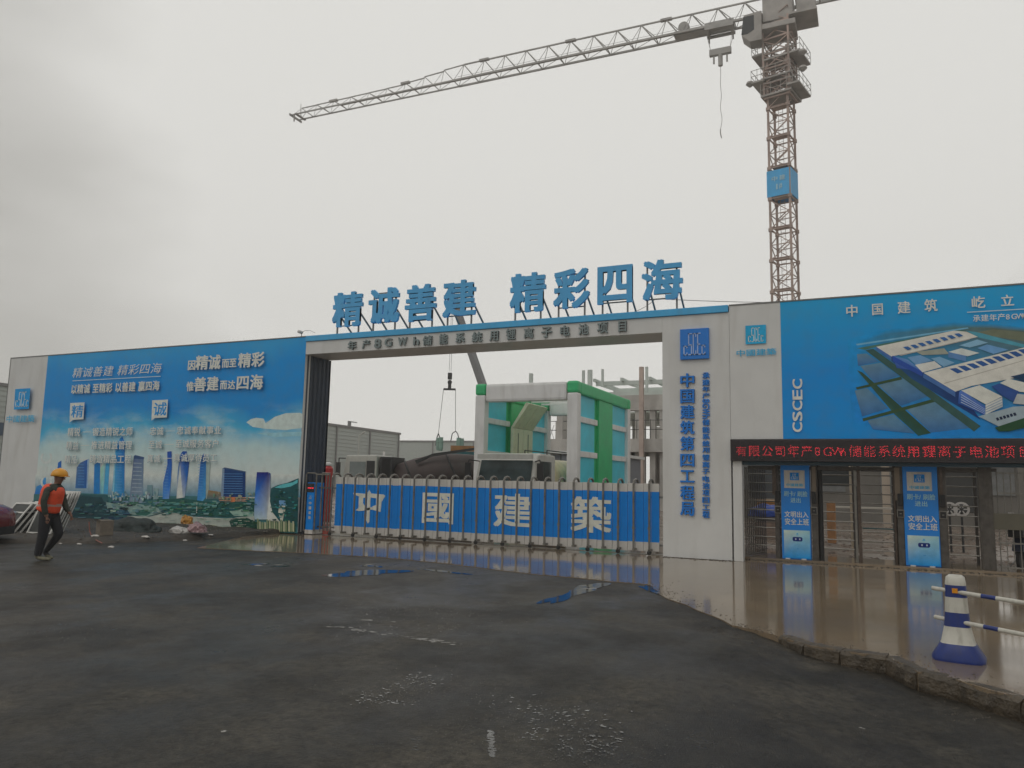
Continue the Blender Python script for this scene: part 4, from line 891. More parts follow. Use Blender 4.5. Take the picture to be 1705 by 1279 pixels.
for i, (u, v, lab, s) in enumerate([(132, 904, 'small white scrap on the road edge right of the worker', .07), (185, 909, 'flat white scrap on the asphalt below the cardboard box', .09), (242, 899, 'long white scrap at the middle of the verge edge', .12), (158, 900, 'pale pink scrap at the end of the bent pipe', .11), (198, 873, 'white strip of paper high on the soil verge', .10), (308, 898, 'small pale scrap right in front of the white bag', .07), (350, 894, 'pale crumpled scrap right of the pink bag', .08), (101, 903, 'tiny white scrap behind the worker', .05)]):
    x, y = G(u, v, .03); z = max(verge_z(x, y), -.01)+.012
    bm = bmesh.new(); bmesh.ops.create_icosphere(bm, subdivisions=2, radius=1)
    for w_ in bm.verts: k = 1+.5*mn.noise(w_.co*2.5+Vector((i*2, 0, 0))); w_.co = Vector((w_.co.x*s*k, w_.co.y*s*.6*k, w_.co.z*s*.3*k))
    me = bpy.data.meshes.new('litter'); bm.to_mesh(me); bm.free(); me.materials.append(M_scrap); link('litter', me, None, Matrix.Translation((x, y, z)), label=lab, cat='litter', group='scraps of litter along the road edge')
# broken stones strewn on the verge
mb = MB()
for i in range(1500):
    x = rnd.uniform(-26, -15.9); y = rnd.uniform(-7.4, -.1)
    if not inside(x, y): continue
    s = rnd.uniform(.01, .05)*(2 if rnd.random() < .05 else 1); z = verge_z(x, y); a = rnd.uniform(0, 6)
    vv = [(x+s*math.cos(a+k*1.57)*rnd.uniform(.7, 1.3), y+s*math.sin(a+k*1.57)*rnd.uniform(.7, 1.3), z-.01) for k in range(4)]+[(x+s*.2, y, z+s*rnd.uniform(.4, .9))]
    mb.add(vv, [(0, 1, 4), (1, 2, 4), (2, 3, 4), (3, 0, 4)])
mb.build('verge_rubble', mat('rubble_stone', (.10, .09, .075), .7, var=.5, scale=8), kind='stuff')
# dark netted heap behind the leaning frames
bm = bmesh.new(); bmesh.ops.create_icosphere(bm, subdivisions=5, radius=1)
for v in bm.verts:
    k = 1+.22*mn.noise(v.co*1.7)+.06*mn.noise(v.co*7); v.co = Vector((v.co.x*1.0*k, v.co.y*.4*k, max(-.1, v.co.z)*.42*k))
me = bpy.data.meshes.new('netted_heap'); bm.to_mesh(me); bm.free(); me.shade_smooth()
me.materials.append(mat('dark_green_net', (.022, .034, .034), .7, var=.35, scale=3, bump=.8, bscale=34))
cx, cy = G(196, 886, .1); link('netted_heap', me, None, Matrix.Translation((cx, cy+.5, .05)), label='low heap under dark green netting right of the leaning white frames', cat='heap')
# leaning window-like frames
M_fr = mat('white_frame_paint', (.66, .66, .63), .4, var=.12, scale=9, dirt=.6, dirtcol=(.16, .14, .11)); M_pane = mat('dark_mesh_pane', (.035, .04, .038), .45, var=.4, scale=6)
FR = {}
def frame_at(u, v, w, h, tilt, rz, label, mid=True):
    key = (w, h)
    x, y = G(u, v, .1); loc = Vector((x, y, .09)); m_ = Matrix.Translation(loc) @ Matrix.Rotation(rz, 4, 'Z') @ Matrix.Rotation(-tilt, 4, 'X')
    if key not in FR:
        t = thing('metal_frame', label, 'frame', (0, 0, 0), group='white metal frames leaning in a stack'); 
        MB().box(0, .042, 0, .03, 0, h).build('stile', M_fr, t, local=True); MB().box(w-.042, w, 0, .03, 0, h).build('stile', M_fr, t, local=True)
        MB().box(.05, w-.05, .001, .039, 0, .05).build('rail', M_fr, t, local=True); MB().box(.05, w-.05, .001, .039, h-.05, h).build('rail', M_fr, t, local=True)
        MB().box(.05, w-.05, .001, .039, h*.66, h*.66+.04).build('rail', M_fr, t, local=True)
        MB().box(.05, w-.05, .015, .022, .05, h-.05).build('infill', M_pane, t, local=True); FR[key] = t
        t.matrix_basis = m_; t['label'] = label; return t
    r = copy_thing(FR[key], (0, 0, 0), 0, label, 'white metal frames leaning in a stack'); r.matrix_basis = m_; return r
for i, (u, v, w, h, tl, rz, lab) in enumerate([
    (100, 887.5, .85, 1.16, 24, 4, 'front frame of the right stack, right behind the worker'), (106, 886.5, .85, 1.16, 24, 4, 'second frame from the front in the right stack of white frames'), (112, 885.5, .85, 1.16, 23, 3, 'third white frame in the right stack'), (118, 884.5, .85, 1.16, 23, 3, 'fourth white frame in the right stack'), (124, 883.5, .85, 1.16, 22, 2, 'rearmost white frame of the right stack'),
    (24, 886.5, .62, 1.0, 40, 4, 'front frame of the left stack, lying lowest beside the red car'), (35, 886, .62, 1.0, 40, 4, 'second frame of the left stack beside the red car'), (47, 885.5, .62, 1.0, 39, 3, 'third white frame in the left stack'), (59, 885, .62, 1.0, 38, 3, 'fourth white frame in the left stack'), (70, 884.5, .62, 1.0, 38, 2, 'fifth white frame in the left stack, nearest the worker')]):
    frame_at(u-w*67, v, w, h, R(tl), R(rz), lab)

# ------------------------------------------------------------------ red car at the left edge
cdir = math.atan2(_rt.y, _rt.x); nose = At(24, 880, (Vector((*G(24, 906, -.01), 0))-CAM).dot(FW)); cx, cy = G(-8, 907, -.01)
car = thing('parked_car', 'dark red car with its rounded front at the left edge of the photo', 'car', (cx, cy, -.01), cdir)
M_red = mat('dark_red_paint', (.16, .014, .018), .25, var=.08, scale=4, coat=.5)
side = [(-4.3, .32), (-4.28, .75), (-4.1, .90), (-3.6, .94), (-3.0, 1.36), (-1.75, 1.38), (-1.0, .98), (-.35, .90), (-.10, .80), (-.01, .62), (0, .42), (-.06, .30)]
# cross-section loft for rounded body
mb = MB(); wid = [.2, .6, .80, .86, .86, .80, .6, .2]; n_ = len(side)
yy = [-.84, -.80, -.66, -.3, .3, .66, .80, .84]
for k, y_ in enumerate(yy):
    e = {0: .80, 1: .93, 2: .985, 3: 1, 4: 1, 5: .985, 6: .93, 7: .80}[k]
    for x, z in side: mb.v.append(((x+2.15)*(.93+.07*e if abs(y_) < .81 else .955)-2.15-(.14 if abs(y_) > .7 and x > -1 else 0)*(1 if abs(y_) > .82 else .5), y_*(.82 if z > 1.2 else 1), .32+(z-.32)*(e if z > .6 else 1)))
for k in range(7):
    for i in range(n_): a = k*n_+i; b = k*n_+(i+1) % n_; mb.f.append([a, b, b+n_, a+n_]); mb.mi.append(0)
mb.f.append(list(range(n_))); mb.mi.append(0); mb.f.append([7*n_+i for i in range(n_)][::-1]); mb.mi.append(0)
body = mb.build('body', M_red, car, local=True, smooth=True)
MB().box(-.16, -.015, -.70, .70, .20, .44).build('bumper', M_black, car, local=True, bevel=.03)
MB().box(-.10, -.005, -.55, .55, .46, .49).build('chrome_strip', M_chrome, car, local=True)
M_lamp = mat('headlight_glass', (.32, .32, .30), .15, var=.2)
for s in (-1, 1): MB().prism([(-.34, .66), (-.10, .60), (-.06, .70), (-.30, .78)], s*.50, s*.835, 'y').build('headlight', M_lamp, car, local=True, bevel=.02)
for x in (-.80, -3.45):
    for s in (-1, 1):
        wl = MB().lathe((x, s*.80-.09, .31), [(.2, 0), (.30, .01), (.315, .04), (.315, .14), (.30, .17), (.2, .18)], 24, 0, 'y').build('wheel', M_black, car, local=True)
        b0 = MB().lathe((x, s*.80+(-.095 if s < 0 else .075), .31), [(.05, 0), (.19, .005), (.19, .02)], 20, 0, 'y').build('rim', M_grey, car, local=True)
MB().prism([(-3.2, 1.0), (-2.9, 1.30), (-1.85, 1.32), (-1.25, 1.0)], -.80, .80, 'y').build('window_band', M_black, car, local=True)

# ------------------------------------------------------------------ cctv camera on the corner
cc = thing('cctv_camera', 'small white surveillance camera on top of the hoarding corner', 'camera', (-15.6, .05, 5.94))
MB().tube((-15.6, .05, 5.94), (-15.6, .05, 6.06), .012).path([(-15.6, .05, 6.04), (-15.5, .05, 6.12), (-15.3, .05, 6.12), (-15.1, .07, 6.03)], .006).build('mount', M_grey, cc)
MB().lathe((-15.62, -.08, 6.08), [(.02, 0), (.05, .01), (.05, .16), (.03, .18)], 12, 0, 'y').build('housing', M_white, cc, smooth=False)

# ------------------------------------------------------------------ people
def skin(name, pts, edges, root, mats, parent, fmat=None, sub=2):
    me = bpy.data.meshes.new(name); me.from_pydata([p[:3] for p in pts], edges, []); o = bpy.data.objects.new(name, me); COL.objects.link(o)
    m = o.modifiers.new('s', 'SKIN'); m.use_smooth_shade = True
    for i, p in enumerate(pts):
        d = me.skin_vertices[0].data[i]; d.radius = (p[3], p[4] if len(p) > 4 else p[3]); d.use_root = (i == root)
    s = o.modifiers.new('u', 'SUBSURF'); s.levels = s.render_levels = sub
    bpy.context.view_layer.update(); ev = o.evaluated_get(bpy.context.evaluated_depsgraph_get()); m2 = bpy.data.meshes.new_from_object(ev)
    bpy.data.objects.remove(o); bpy.data.meshes.remove(me); m2.materials.clear()
    for q in mats: m2.materials.append(q)
    if fmat:
        for p in m2.polygons: p.material_index = fmat(p.center)
    m2.shade_smooth(); m2.name = name
    return link(name, m2, parent)
wx, wy = G(77, 933, -.012)
wk = thing('person', 'worker in yellow helmet and orange vest walking right past the hoarding', 'person', (wx, wy, -.015), cdir-R(5))
M_skin = mat('skin_tone', (.24, .125, .085), .5, var=.1, scale=20); M_jack = mat('olive_jacket', (.035, .042, .032), .8, var=.3, scale=8, bump=.4); M_trou = mat('dark_trousers', (.014, .015, .020), .8, var=.3, scale=8, bump=.4)
M_shoe = mat('pale_worn_shoes', (.16, .15, .10), .6, var=.3, scale=20); M_vest = mat('orange_hi_vis', (.80, .085, .025), .55, var=.12, scale=10, bump=.5, bscale=18); M_strip = mat('reflective_strip', (.50, .30, .26), .35, var=.2)
P = [(-.02, 0, .93, .125, .145), (-.01, 0, 1.08, .115, .14), (.03, 0, 1.25, .125, .165), (.04, 0, 1.38, .10, .14), (.07, 0, 1.455, .062, .062), (.085, 0, 1.51, .062, .062), (.10, 0, 1.575, .095, .082), (.095, 0, 1.635, .09, .082), # 0-7
     (-.02, .09, .86, .115, .10), (.13, .09, .50, .085, .08), (-.04, .09, .23, .052, .05), (-.10, .09, .14, .045, .042), (-.02, .09, .06, .038, .042), # 8-12 swing leg (far side)
     (-.03, -.09, .86, .115, .10), (-.04, -.09, .48, .088, .08), (-.10, -.09, .12, .070, .062), (-.09, -.09, .05, .045, .045), (.07, -.09, .04, .036, .045), (.14, -.09, .035, .022, .035), # 13-18 standing leg
     (.03, -.20, 1.35, .058, .056), (.035, -.255, 1.10, .048, .048), (.095, -.25, .88, .038, .038), (.11, -.245, .83, .028, .022), # 19-22 near arm
     (.02, .20, 1.36, .062, .06), (.06, .25, 1.10, .048, .048), (.19, .22, .91, .036, .036), (.225, .215, .87, .028, .022), # 23-26 far arm
     (.05, .09, .03, .03, .04)]
E_ = [(0, 1), (1, 2), (2, 3), (3, 4), (4, 5), (5, 6), (6, 7), (0, 8), (8, 9), (9, 10), (10, 11), (11, 12), (12, 27), (0, 13), (13, 14), (14, 15), (15, 16), (16, 17), (17, 18), (3, 19), (19, 20), (20, 21), (21, 22), (3, 23), (23, 24), (24, 25), (25, 26)]
def fm(c):
    if c.z > 1.47: return 0
    if abs(c.y) > .15 and c.z < .885 and c.x > .02: return 0
    if c.y > .14 and c.x > .18 and c.z < .93: return 0
    if c.z < .095: return 3
    return 1 if (c.z > .93 or abs(c.y) > .19) else 2
skin('body', P, E_, 0, [M_skin, M_jack, M_trou, M_shoe], wk, fm)
# vest as its own loose shell
V = [(-.07, 0, .90, .225, .215), (-.04, 0, 1.0, .20, .19), (-.015, 0, 1.15, .195, .195), (.0, 0, 1.28, .19, .21), (.015, 0, 1.39, .17, .20), (.04, 0, 1.455, .11, .13)]
skin('vest', V, [(0, 1), (1, 2), (2, 3), (3, 4), (4, 5)], 0, [M_vest, M_strip], wk, lambda c: 1 if (1.03 < c.z < 1.075) else 0, 3)
# sleeves come out of the vest
skin('sleeve', [(.045, -.20, 1.34, .062, .058), (.035, -.265, 1.14, .055, .055), (.07, -.265, .98, .05, .05), (.095, -.255, .885, .046, .044)], [(0, 1), (1, 2), (2, 3)], 0, [M_jack], wk)
skin('sleeve', [(.02, .165, 1.37, .075, .07), (.055, .245, 1.12, .060, .058), (.11, .232, 1.0, .05, .05), (.175, .222, .925, .044, .044)], [(0, 1), (1, 2), (2, 3)], 0, [M_jack], wk)
# face details
mb = MB(); mb.add([(.185, -.016, 1.55), (.185, .016, 1.55), (.188, 0, 1.60), (.222, 0, 1.558)], [(0, 3, 2), (3, 1, 2), (0, 1, 3)]); mb.build('nose', M_skin, wk, local=True)
for s in (-1, 1): MB().lathe((.09, s*.080, 1.575), [(.012, -.02), (.02, 0), (.012, .02)], 8).build('ear', M_skin, wk, local=True)
MB().box(.178, .192, -.05, .05, 1.592, 1.600).build('eyebrows', M_black, wk, local=True)
for s in (-1, 1): MB().lathe((.183, s*.030, 1.578), [(.004, -.006), (.009, 0), (.004, .006)], 8).build('eye', M_black, wk, local=True)
MB().box(.180, .190, -.022, .022, 1.522, 1.529).build('mouth', mat('lips', (.16, .05, .04), .5), wk, local=True)
skin('hair', [(.06, 0, 1.59, .09, .086), (.07, 0, 1.63, .092, .088)], [(0, 1)], 0, [M_black], wk)
hp = [(.128*math.cos(a), .118*math.sin(a)) for a in [math.pi/2*k/7 for k in range(8)]]
wk.scale = (1.12, 1.10, 1.0)
M_hat = mat('yellow_helmet', (.72, .33, .02), .3, var=.06, scale=6)
hel = MB().lathe((.095, 0, 1.615), [(.142, 0), (.140, .02)]+hp[1:-1]and [(.13, 0)]+[(.138*math.cos(math.pi/2*k/8), .015+.142*math.sin(math.pi/2*k/8)) for k in range(9)], 22).build('helmet', M_hat, wk, local=True, smooth=True)
MB().prism([(.14, -.11), (.20, -.10), (.26, -.05), (.27, 0), (.26, .05), (.20, .10), (.14, .11)], 1.608, 1.620, 'z').build('brim', M_hat, hel, local=True, bevel=.004)
MB().prism([(-.03, 1.68), (.095, 1.765), (.22, 1.68), (.095, 1.782)], -.012, .012, 'y').build('ridge', M_hat, hel, local=True)
def hand(cx_, cy_, cz_, dx, s):
    skin('hand', [(cx_, cy_, cz_+.03, .024, .016), (cx_+dx*.3, cy_, cz_-.02, .03, .016), (cx_+dx*.5, cy_, cz_-.045, .028, .015)], [(0, 1), (1, 2)], 0, [M_skin], wk, sub=1)
    for k in range(4):
        o = -.022+.0147*k; ln = [.05, .062, .058, .045][k]
        skin('finger', [(cx_+dx*.5+o, cy_, cz_-.05, .0075), (cx_+dx*.6+o, cy_-s*.004, cz_-.05-ln*.55, .007), (cx_+dx*.5+o, cy_-s*.016, cz_-.05-ln, .006)], [(0, 1), (1, 2)], 0, [M_skin], wk, sub=1)
    skin('thumb', [(cx_+.02, cy_-s*.008, cz_, .010), (cx_+.038, cy_-s*.016, cz_-.03, .008), (cx_+.04, cy_-s*.018, cz_-.055, .007)], [(0, 1), (1, 2)], 0, [M_skin], wk, sub=1)
hand(.11, -.245, .82, .02, -1); hand(.225, .215, .86, .04, 1)

# ------------------------------------------------------------------ parked scooter behind the picket fence
sx, sy = 3.15, 2.3
sc = thing('electric_scooter', 'dark parked scooter behind the picket fence at the right edge', 'scooter', (sx, sy, 0), R(70))
for x in (-.55, .55):
    wl = MB().lathe((x, -.045, .23), [(.15, 0), (.215, .01), (.23, .045), (.215, .08), (.15, .09)], 20, 0, 'y').build('wheel', M_black, sc, local=True); MB().lathe((x, -.03, .23), [(.03, 0), (.14, .01), (.03, .06)], 12, 0, 'y').build('rim', M_grey, wl, local=True)
M_scb = mat('blue_black_plastic', (.03, .04, .07), .35, var=.3, scale=5)
MB().prism([(-.75, .42), (-.55, .70), (.05, .68), (.05, .32), (.40, .30), (.50, .75), (.58, .74), (.50, .22), (-.35, .22), (-.5, .40)], -.11, .11, 'y').build('body', M_scb, sc, local=True, bevel=.02)
MB().box(-.62, .02, -.12, .12, .70, .78).build('saddle', M_black, sc, local=True, bevel=.03); MB().path([(.52, 0, .25), (.46, 0, .98), (.40, -.30, 1.02)], .02).path([(.46, 0, .98), (.40, .30, 1.02)], .02).build('handlebar', M_dark, sc, local=True)
MB().box(-.85, -.60, -.14, .14, .72, .95).build('rear_box', M_black, sc, local=True, bevel=.02); MB().lathe((.47, 0, .88), [(.03, 0), (.06, .03), (.05, .09)], 12, 0, 'x').build('headlight', M_lamp, sc, local=True)
for s in (-1, 1): MB().tube((.42, s*.25, 1.02), (.44, s*.30, 1.18), .006).box(.43, .445, s*.27-.0, s*.38, 1.15, 1.22).build('mirror', M_chrome, sc, local=True)
MB().path([(-.1, .12, .22), (-.18, .30, .02)], .012).build('kickstand', M_grey, sc, local=True)
# ------------------------------------------------------------------ tower crane
def Zof(x, y, v):            # height that shows at photo row v above ground point (x, y)
    lo, hi = -5, 90
    for _ in range(40):
        m_ = (lo+hi)/2; d = Vector((x, y, m_))-CAM; vv = 639.5-F_PX*d.dot(UP)/d.dot(FW)
        if vv > v: lo = m_
        else: hi = m_
    return lo
M_crane = mat('hazed_crane_steel', (.36, .34, .32), .6, metal=.2, var=.25, scale=.8); M_crane2 = mat('hazed_mast_rust', (.40, .30, .26), .6, var=.3, scale=.6)  # base colours lightened to stand in for denser haze on the crane
M_jib = mat('hazed_jib_grey', (.38, .37, .355), .6, var=.2, scale=.6)  # jib grey lightened for the haze as well
mp_ = At(1308, 500, 67); MX, MY = mp_.x, mp_.y
ZJ = Zof(MX, MY, 26)
crane = thing('tower_crane', 'flat-top tower crane with long lattice jib reaching left above the gate', 'crane', (MX, MY, 0))
rot = Matrix.Rotation(R(-13), 4, 'Z'); MW = 1.75; SH_ = 2.8
def mast_section(z):
    mb = MB(); h = MW/2; c = [(-h, -h), (h, -h), (h, h), (-h, h)]; f = lambda x, y, zz: tuple(rot @ Vector((x, y, 0)) + Vector((MX, MY, zz)))
    for x, y in c: mb.bar(f(x, y, z), f(x, y, z+SH_), .19)
    for i in range(4):
        a, b = c[i], c[(i+1) % 4]
        mb.bar(f(*a, z+.05), f(*b, z+.05), .10).bar(f(*a, z+SH_*.5), f(*b, z+SH_*.5), .07)
        mb.bar(f(*a, z+.1), f(*b, z+SH_*.5), .07).bar(f(*b, z+SH_*.5), f(*a, z+SH_-.1), .07)
        mb.box(*[q for q in ()]) if False else None
    for x, y in c: p = f(x, y, z); mb.box(p[0]-.17, p[0]+.17, p[1]-.17, p[1]+.17, z-.13, z+.13)
    # rest platform and ladder
    g = [f(-h*.9, -h*.9, z+.2), f(h*.9, -h*.9, z+.2), f(h*.9, h*.3, z+.2), f(-h*.9, h*.3, z+.2)]
    mb.add(g+[(p[0], p[1], p[2]+.06) for p in g], [(0, 1, 2, 3), (7, 6, 5, 4), (0, 4, 5, 1), (1, 5, 6, 2), (2, 6, 7, 3), (3, 7, 4, 0)])
    for s in (-.35, 0.05): mb.bar(f(s, .3, z+.2), f(s, .3, z+SH_+.2), .035)
    for k in range(8): mb.bar(f(-.35, .3, z+.4+k*.34), f(.05, .3, z+.4+k*.34), .025)
    return mb
zb = Zof(MX, MY, 488); zb -= SH_*math.ceil(zb/SH_); zt = Zof(MX, MY, 160)
m0 = mast_section(zb).build('mast_section', M_crane2, crane); nsec = int(round((ZJ-2.6-zb)/SH_))
for i in range(1, nsec): inst(m0, 'mast_section', crane, (0, 0, i*SH_))
MB().box(MX-2.5, MX+2.5, MY-2.5, MY+2.5, 0, .8).build('foundation', mat('raw_concrete', (.50, .48, .45), .8, var=.2, scale=.7, dirt=.4), crane)
# name plate
z1, z0 = Zof(MX, MY, 288), Zof(MX, MY, 331); f = lambda x, y, zz: tuple(rot @ Vector((x, y, 0)) + Vector((MX, MY, zz)))
M_cp = mat('crane_plate_blue', al(60, 135, 180, .42), .5, var=.1, scale=1); h = MW/2+.12
mb = MB()
for a, b in (((-h-.08, -h), (h-.12, -h)), ((h, -h+.05), (h, h)), ((-h, h), (h-.1, h)), ((-h, -h+.06), (-h, h-.1))): mb.bar(f(*a, (z0+z1)/2), f(*b, (z0+z1)/2), .05, z1-z0)
cp = mb.build('name_plate', M_cp, crane)
mb = MB()
def plate_char(ch, x0, x1, za, zb_, dz=0):
    q = MB(); put_char(q, ch, x0, x1, za, zb_, 0, .02, .02); mb.add([f(p[0], -h-.05+p[1], p[2]) for p in q.v], q.f)
zm = (z0+z1)/2; plate_char('中', -.62, -.12, zm+.15, zm+.62); plate_char('建', .05, .55, zm+.15, zm+.62); plate_char('1', -.25, -.12, zm-.62, zm-.12); plate_char('#', 0, .28, zm-.62, zm-.12)
mb.build('plate_lettering', mat('plate_white', al(150, 185, 200, .42), .5), cp)
# climbing cage, platforms with railings
def platform(v, x0, x1, y0, y1, th=.16, name='platform'):
    z = Zof(MX, MY-1, v); mb = MB(); P_ = [f(x0, y0, z), f(x1, y0, z), f(x1, y1, z), f(x0, y1, z)]
    mb.add(P_+[(p[0], p[1], p[2]+th) for p in P_], [(3, 2, 1, 0), (4, 5, 6, 7), (0, 1, 5, 4), (1, 2, 6, 5), (2, 3, 7, 6), (3, 0, 4, 7)])
    pf = mb.build(name, M_crane, crane); mb = MB(); C4 = [(x0, y0), (x1, y0), (x1, y1), (x0, y1)]
    for i in range(4):
        a, b = C4[i], C4[(i+1) % 4]; n_ = max(2, int(math.dist(a, b)/.9))
        for k in range(n_): t = k/n_; mb.bar(f(a[0]+(b[0]-a[0])*t, a[1]+(b[1]-a[1])*t, z+th), f(a[0]+(b[0]-a[0])*t, a[1]+(b[1]-a[1])*t, z+1.25), .04)
        for zz_ in (.65, 1.2): mb.bar(f(*a, z+zz_), f(*b, z+zz_), .04)
    mb.build('railing', M_crane, pf); return z
platform(157, -1.35, 1.35, -1.35, 1.6); platform(132, -2.1, -1.0, -1.6, 1.9); platform(150, 1.0, 2.1, -1.5, 1.9)
platform(128, -1.3, 1.3, -1.3, 1.3); platform(84, -2.15, -1.05, -1.2, 1.7); platform(96, 1.05, 2.15, -1.2, 1.9); platform(96, -1.2, 1.2, -1.2, 1.2)
mb = MB(); za, zb2 = Zof(MX, MY, 168), Zof(MX, MY, 40); hh = 1.12
for x, y in ((-hh, -hh), (hh, -hh), (hh, hh), (-hh, hh)): mb.bar(f(x, y, za), f(x, y, zb2), .16)
k = za
while k < zb2:
    for a, b in (((-hh, -hh), (hh, -hh)), ((hh, -hh), (hh, hh)), ((hh, hh), (-hh, hh)), ((-hh, hh), (-hh, -hh))): mb.bar(f(*a, k), f(*b, k), .14).bar(f(*a, k), f(*b, k+1.3), .08).bar(f(*b, k), f(*a, k+1.3), .08)
    k += 1.4
mb.build('climbing_cage', M_crane2, crane)
# slewing platform, cab
z2 = ZJ-1.9
MB().box(MX-1.5, MX+1.5, MY-1.5, MY+1.5, z2, z2+.5).lathe((MX, MY, z2+.5), [(1.15, 0), (1.15, .35), (1.0, .4)], 24).box(MX-1.3, MX+1.3, MY-1.2, MY+1.2, z2+.85, ZJ+1.4).build('slewing_unit', M_crane, crane, bevel=.05)
cab = MB().prism([(MX-3.1, z2-.3), (MX-2.9, z2+1.7), (MX-1.35, z2+1.8), (MX-1.35, z2-1.0), (MX-2.4, z2-1.0)], MY-1.6, MY-.2, 'y').build('cab', M_crane, crane, bevel=.06)
MB().prism([(MX-3.12, z2-.2), (MX-2.93, z2+1.5), (MX-2.0, z2+1.5), (MX-2.0, z2+.1), (MX-2.6, z2-.2)], MY-1.63, MY-1.605, 'y').build('cab_window', mat('cab_glass', (.03, .035, .04), .15), cab)
MB().box(MX+1.0, MX+3.3, MY-1.5, MY+1.5, z2+.9, z2+1.1).build('walkway', M_crane, crane)
MB().box(MX+1.6, MX+3.2, MY-1.35, MY-.3, z2+1.1, z2+2.4).build('electrical_cabinet', M_crane, crane, bevel=.05)
for s, v in ((-1, 138), (1, 112), (1, 138)):
    zz_ = Zof(MX, MY, v); MB().lathe(f(s*2.35, -1.2, zz_), [(.12, -.2), (.38, .05), (.30, .25)], 10, 0, 'z').build('floodlight', M_crane, crane)
# jib
tip = G(490, 196, ZJ); ax_ = (Vector((tip[0], tip[1], 0))-Vector((MX, MY, 0))); LJ = ax_.length; ax_.normalize(); sd = Vector((-ax_.y, ax_.x, 0))
def J(s, side, up): return Vector((MX, MY, ZJ))+ax_*s+sd*side+Vector((0, 0, up))
def top_h(s): t = s/LJ; return 2.0 if t < .60 else (2.0-(t-.60)/.14*.85 if t < .74 else 1.15-(t-.74)*.7)
pan = 2.45; s = 1.4; secs = []; cur = MB(); n_in = 0; idx = 0
while s < LJ-.8:
    e = min(s+pan, LJ-.5); h0, h1 = top_h(s), top_h(e); hw = .68; thin = 1 if s < LJ*.6 else .75
    for sg in (-1, 1):
        cur.bar(J(s, sg*hw, 0), J(e, sg*hw, 0), .15*thin, .19*thin)
        cur.bar(J(s, sg*hw, 0), J((s+e)/2+.35, 0, (h0+h1)/2), .085*thin) if idx % 1 == 0 else None
        cur.bar(J(e, sg*hw, 0), J((s+e)/2+.35, 0, (h0+h1)/2), .05*thin)
        cur.bar(J(s, sg*hw, .02), J(e, -sg*hw, .02), .04) if sg > 0 else None
    cur.bar(J(s, -hw, 0), J(s, hw, 0), .07)
    a, b = (s+e)/2+.35-pan, (s+e)/2+.35
    cur.bar(J(a, 0, top_h(s)), J(b, 0, (h0+h1)/2), .13*thin)
    cur.bar(J(s, -.25, .9*thin), J(e, -.25, .9*thin), .025); cur.bar(J(s, .45, .05), J(e, .45, .05), .3, .03) if s < LJ*.85 else None
    s = e; n_in += 1; idx += 1
    if n_in == 4:
        q = J(b, 0, (h0+h1)/2+.03); cur.bar(q-ax_*.55, q+ax_*.55, .34, .22)
        secs.append(cur); cur = MB(); n_in = 0
secs.append(cur)
for q in secs: q.build('jib_section', M_jib, crane)
q = J(LJ-.2, 0, .1); MB().bar(J(LJ-.9, -.9, -.05), J(LJ-.9, .9, -.05), .3, .12).bar(J(LJ-.2, -1.1, -.1), J(LJ-.2, 1.1, -.1), .12, .25).bar(J(LJ-.9, 0, 0), J(LJ-.9, 0, 1.6), .05).bar(J(LJ-.6, .7, -.1), J(LJ-.6, .7, -.9), .12).bar(J(LJ-.9, -.68, 0), J(LJ, -.68, 0), .1).bar(J(LJ-.9, .68, 0), J(LJ, .68, 0), .1).build('jib_tip', M_jib, crane)
# counter jib
cj = -ax_; C_ = lambda s, side, up: Vector((MX, MY, ZJ))+cj*s+sd*side+Vector((0, 0, up))
mb = MB()
for sg in (-1, 1): mb.bar(C_(1.2, sg*.8, .95), C_(13, sg*.8, .95), .2, .3)
for k in range(12): mb.bar(C_(1.5+k, -.8, .95), C_(1.5+k, .8, .95), .12).bar(C_(1.5+k, -.9, .95), C_(1.5+k, -.9, 2.1), .05)
mb.bar(C_(1.5, -.9, 2.1), C_(13, -.9, 2.1), .05).build('counter_jib', M_jib, crane)
MB().bar(C_(10, 0, 1.9), C_(12.6, 0, 1.9), 1.3, 2.2).build('counterweight', mat('raw_concrete', (.42, .40, .37)), crane)
# trolleys and hook
def s_at(u):
    best = min((abs(852.5+F_PX*((J(t*.25, 0, 0)-CAM).dot(RT))/((J(t*.25, 0, 0)-CAM).dot(FW))-u), t*.25) for t in range(4, 230)); return best[1]
st = s_at(1200); st2 = s_at(1148)
tr = MB().bar(J(st-1.3, -.8, -.28), J(st+1.3, -.8, -.28), .12, .3).bar(J(st-1.3, .8, -.28), J(st+1.3, .8, -.28), .12, .3).bar(J(st-1.1, -.8, -.3), J(st-1.1, .8, -.3), .25).bar(J(st+1.1, -.8, -.3), J(st+1.1, .8, -.3), .25).bar(J(st-1.3, 0, .25), J(st+1.3, 0, .25), .9, .5)
for a in (-1.1, 1.1): tr.bar(J(st+a, -.6, -.3), J(st+a, -.6, -1.0), .14)
tr.build('trolley', M_jib, crane)
MB().bar(J(st2-1.5, 0, .1), J(st2+1.5, 0, .1), .9, .45).lathe(tuple(J(st2+.6, 0, .7)), [(.5, -.4), (.55, 0), (.5, .4)], 14, 0, 'y').build('winch', M_jib, crane)
zbk = Zof(*J(st, 0, 0).xy, 88); hb = J(st, 0, 0); hb.z = zbk
MB().bar(hb-ax_*1.0+Vector((0, 0, .1)), hb+ax_*1.0+Vector((0, 0, .1)), .4, .62).bar(hb-ax_*.6, hb-ax_*.6-Vector((0, 0, 1.0)), .16).bar(hb+ax_*.6, hb+ax_*.6-Vector((0, 0, 1.0)), .16).tube(hb, hb-Vector((0, 0, 1.3)), .22, 0, 10).build('hook_block', M_jib, crane, bevel=.04)
mb = MB()
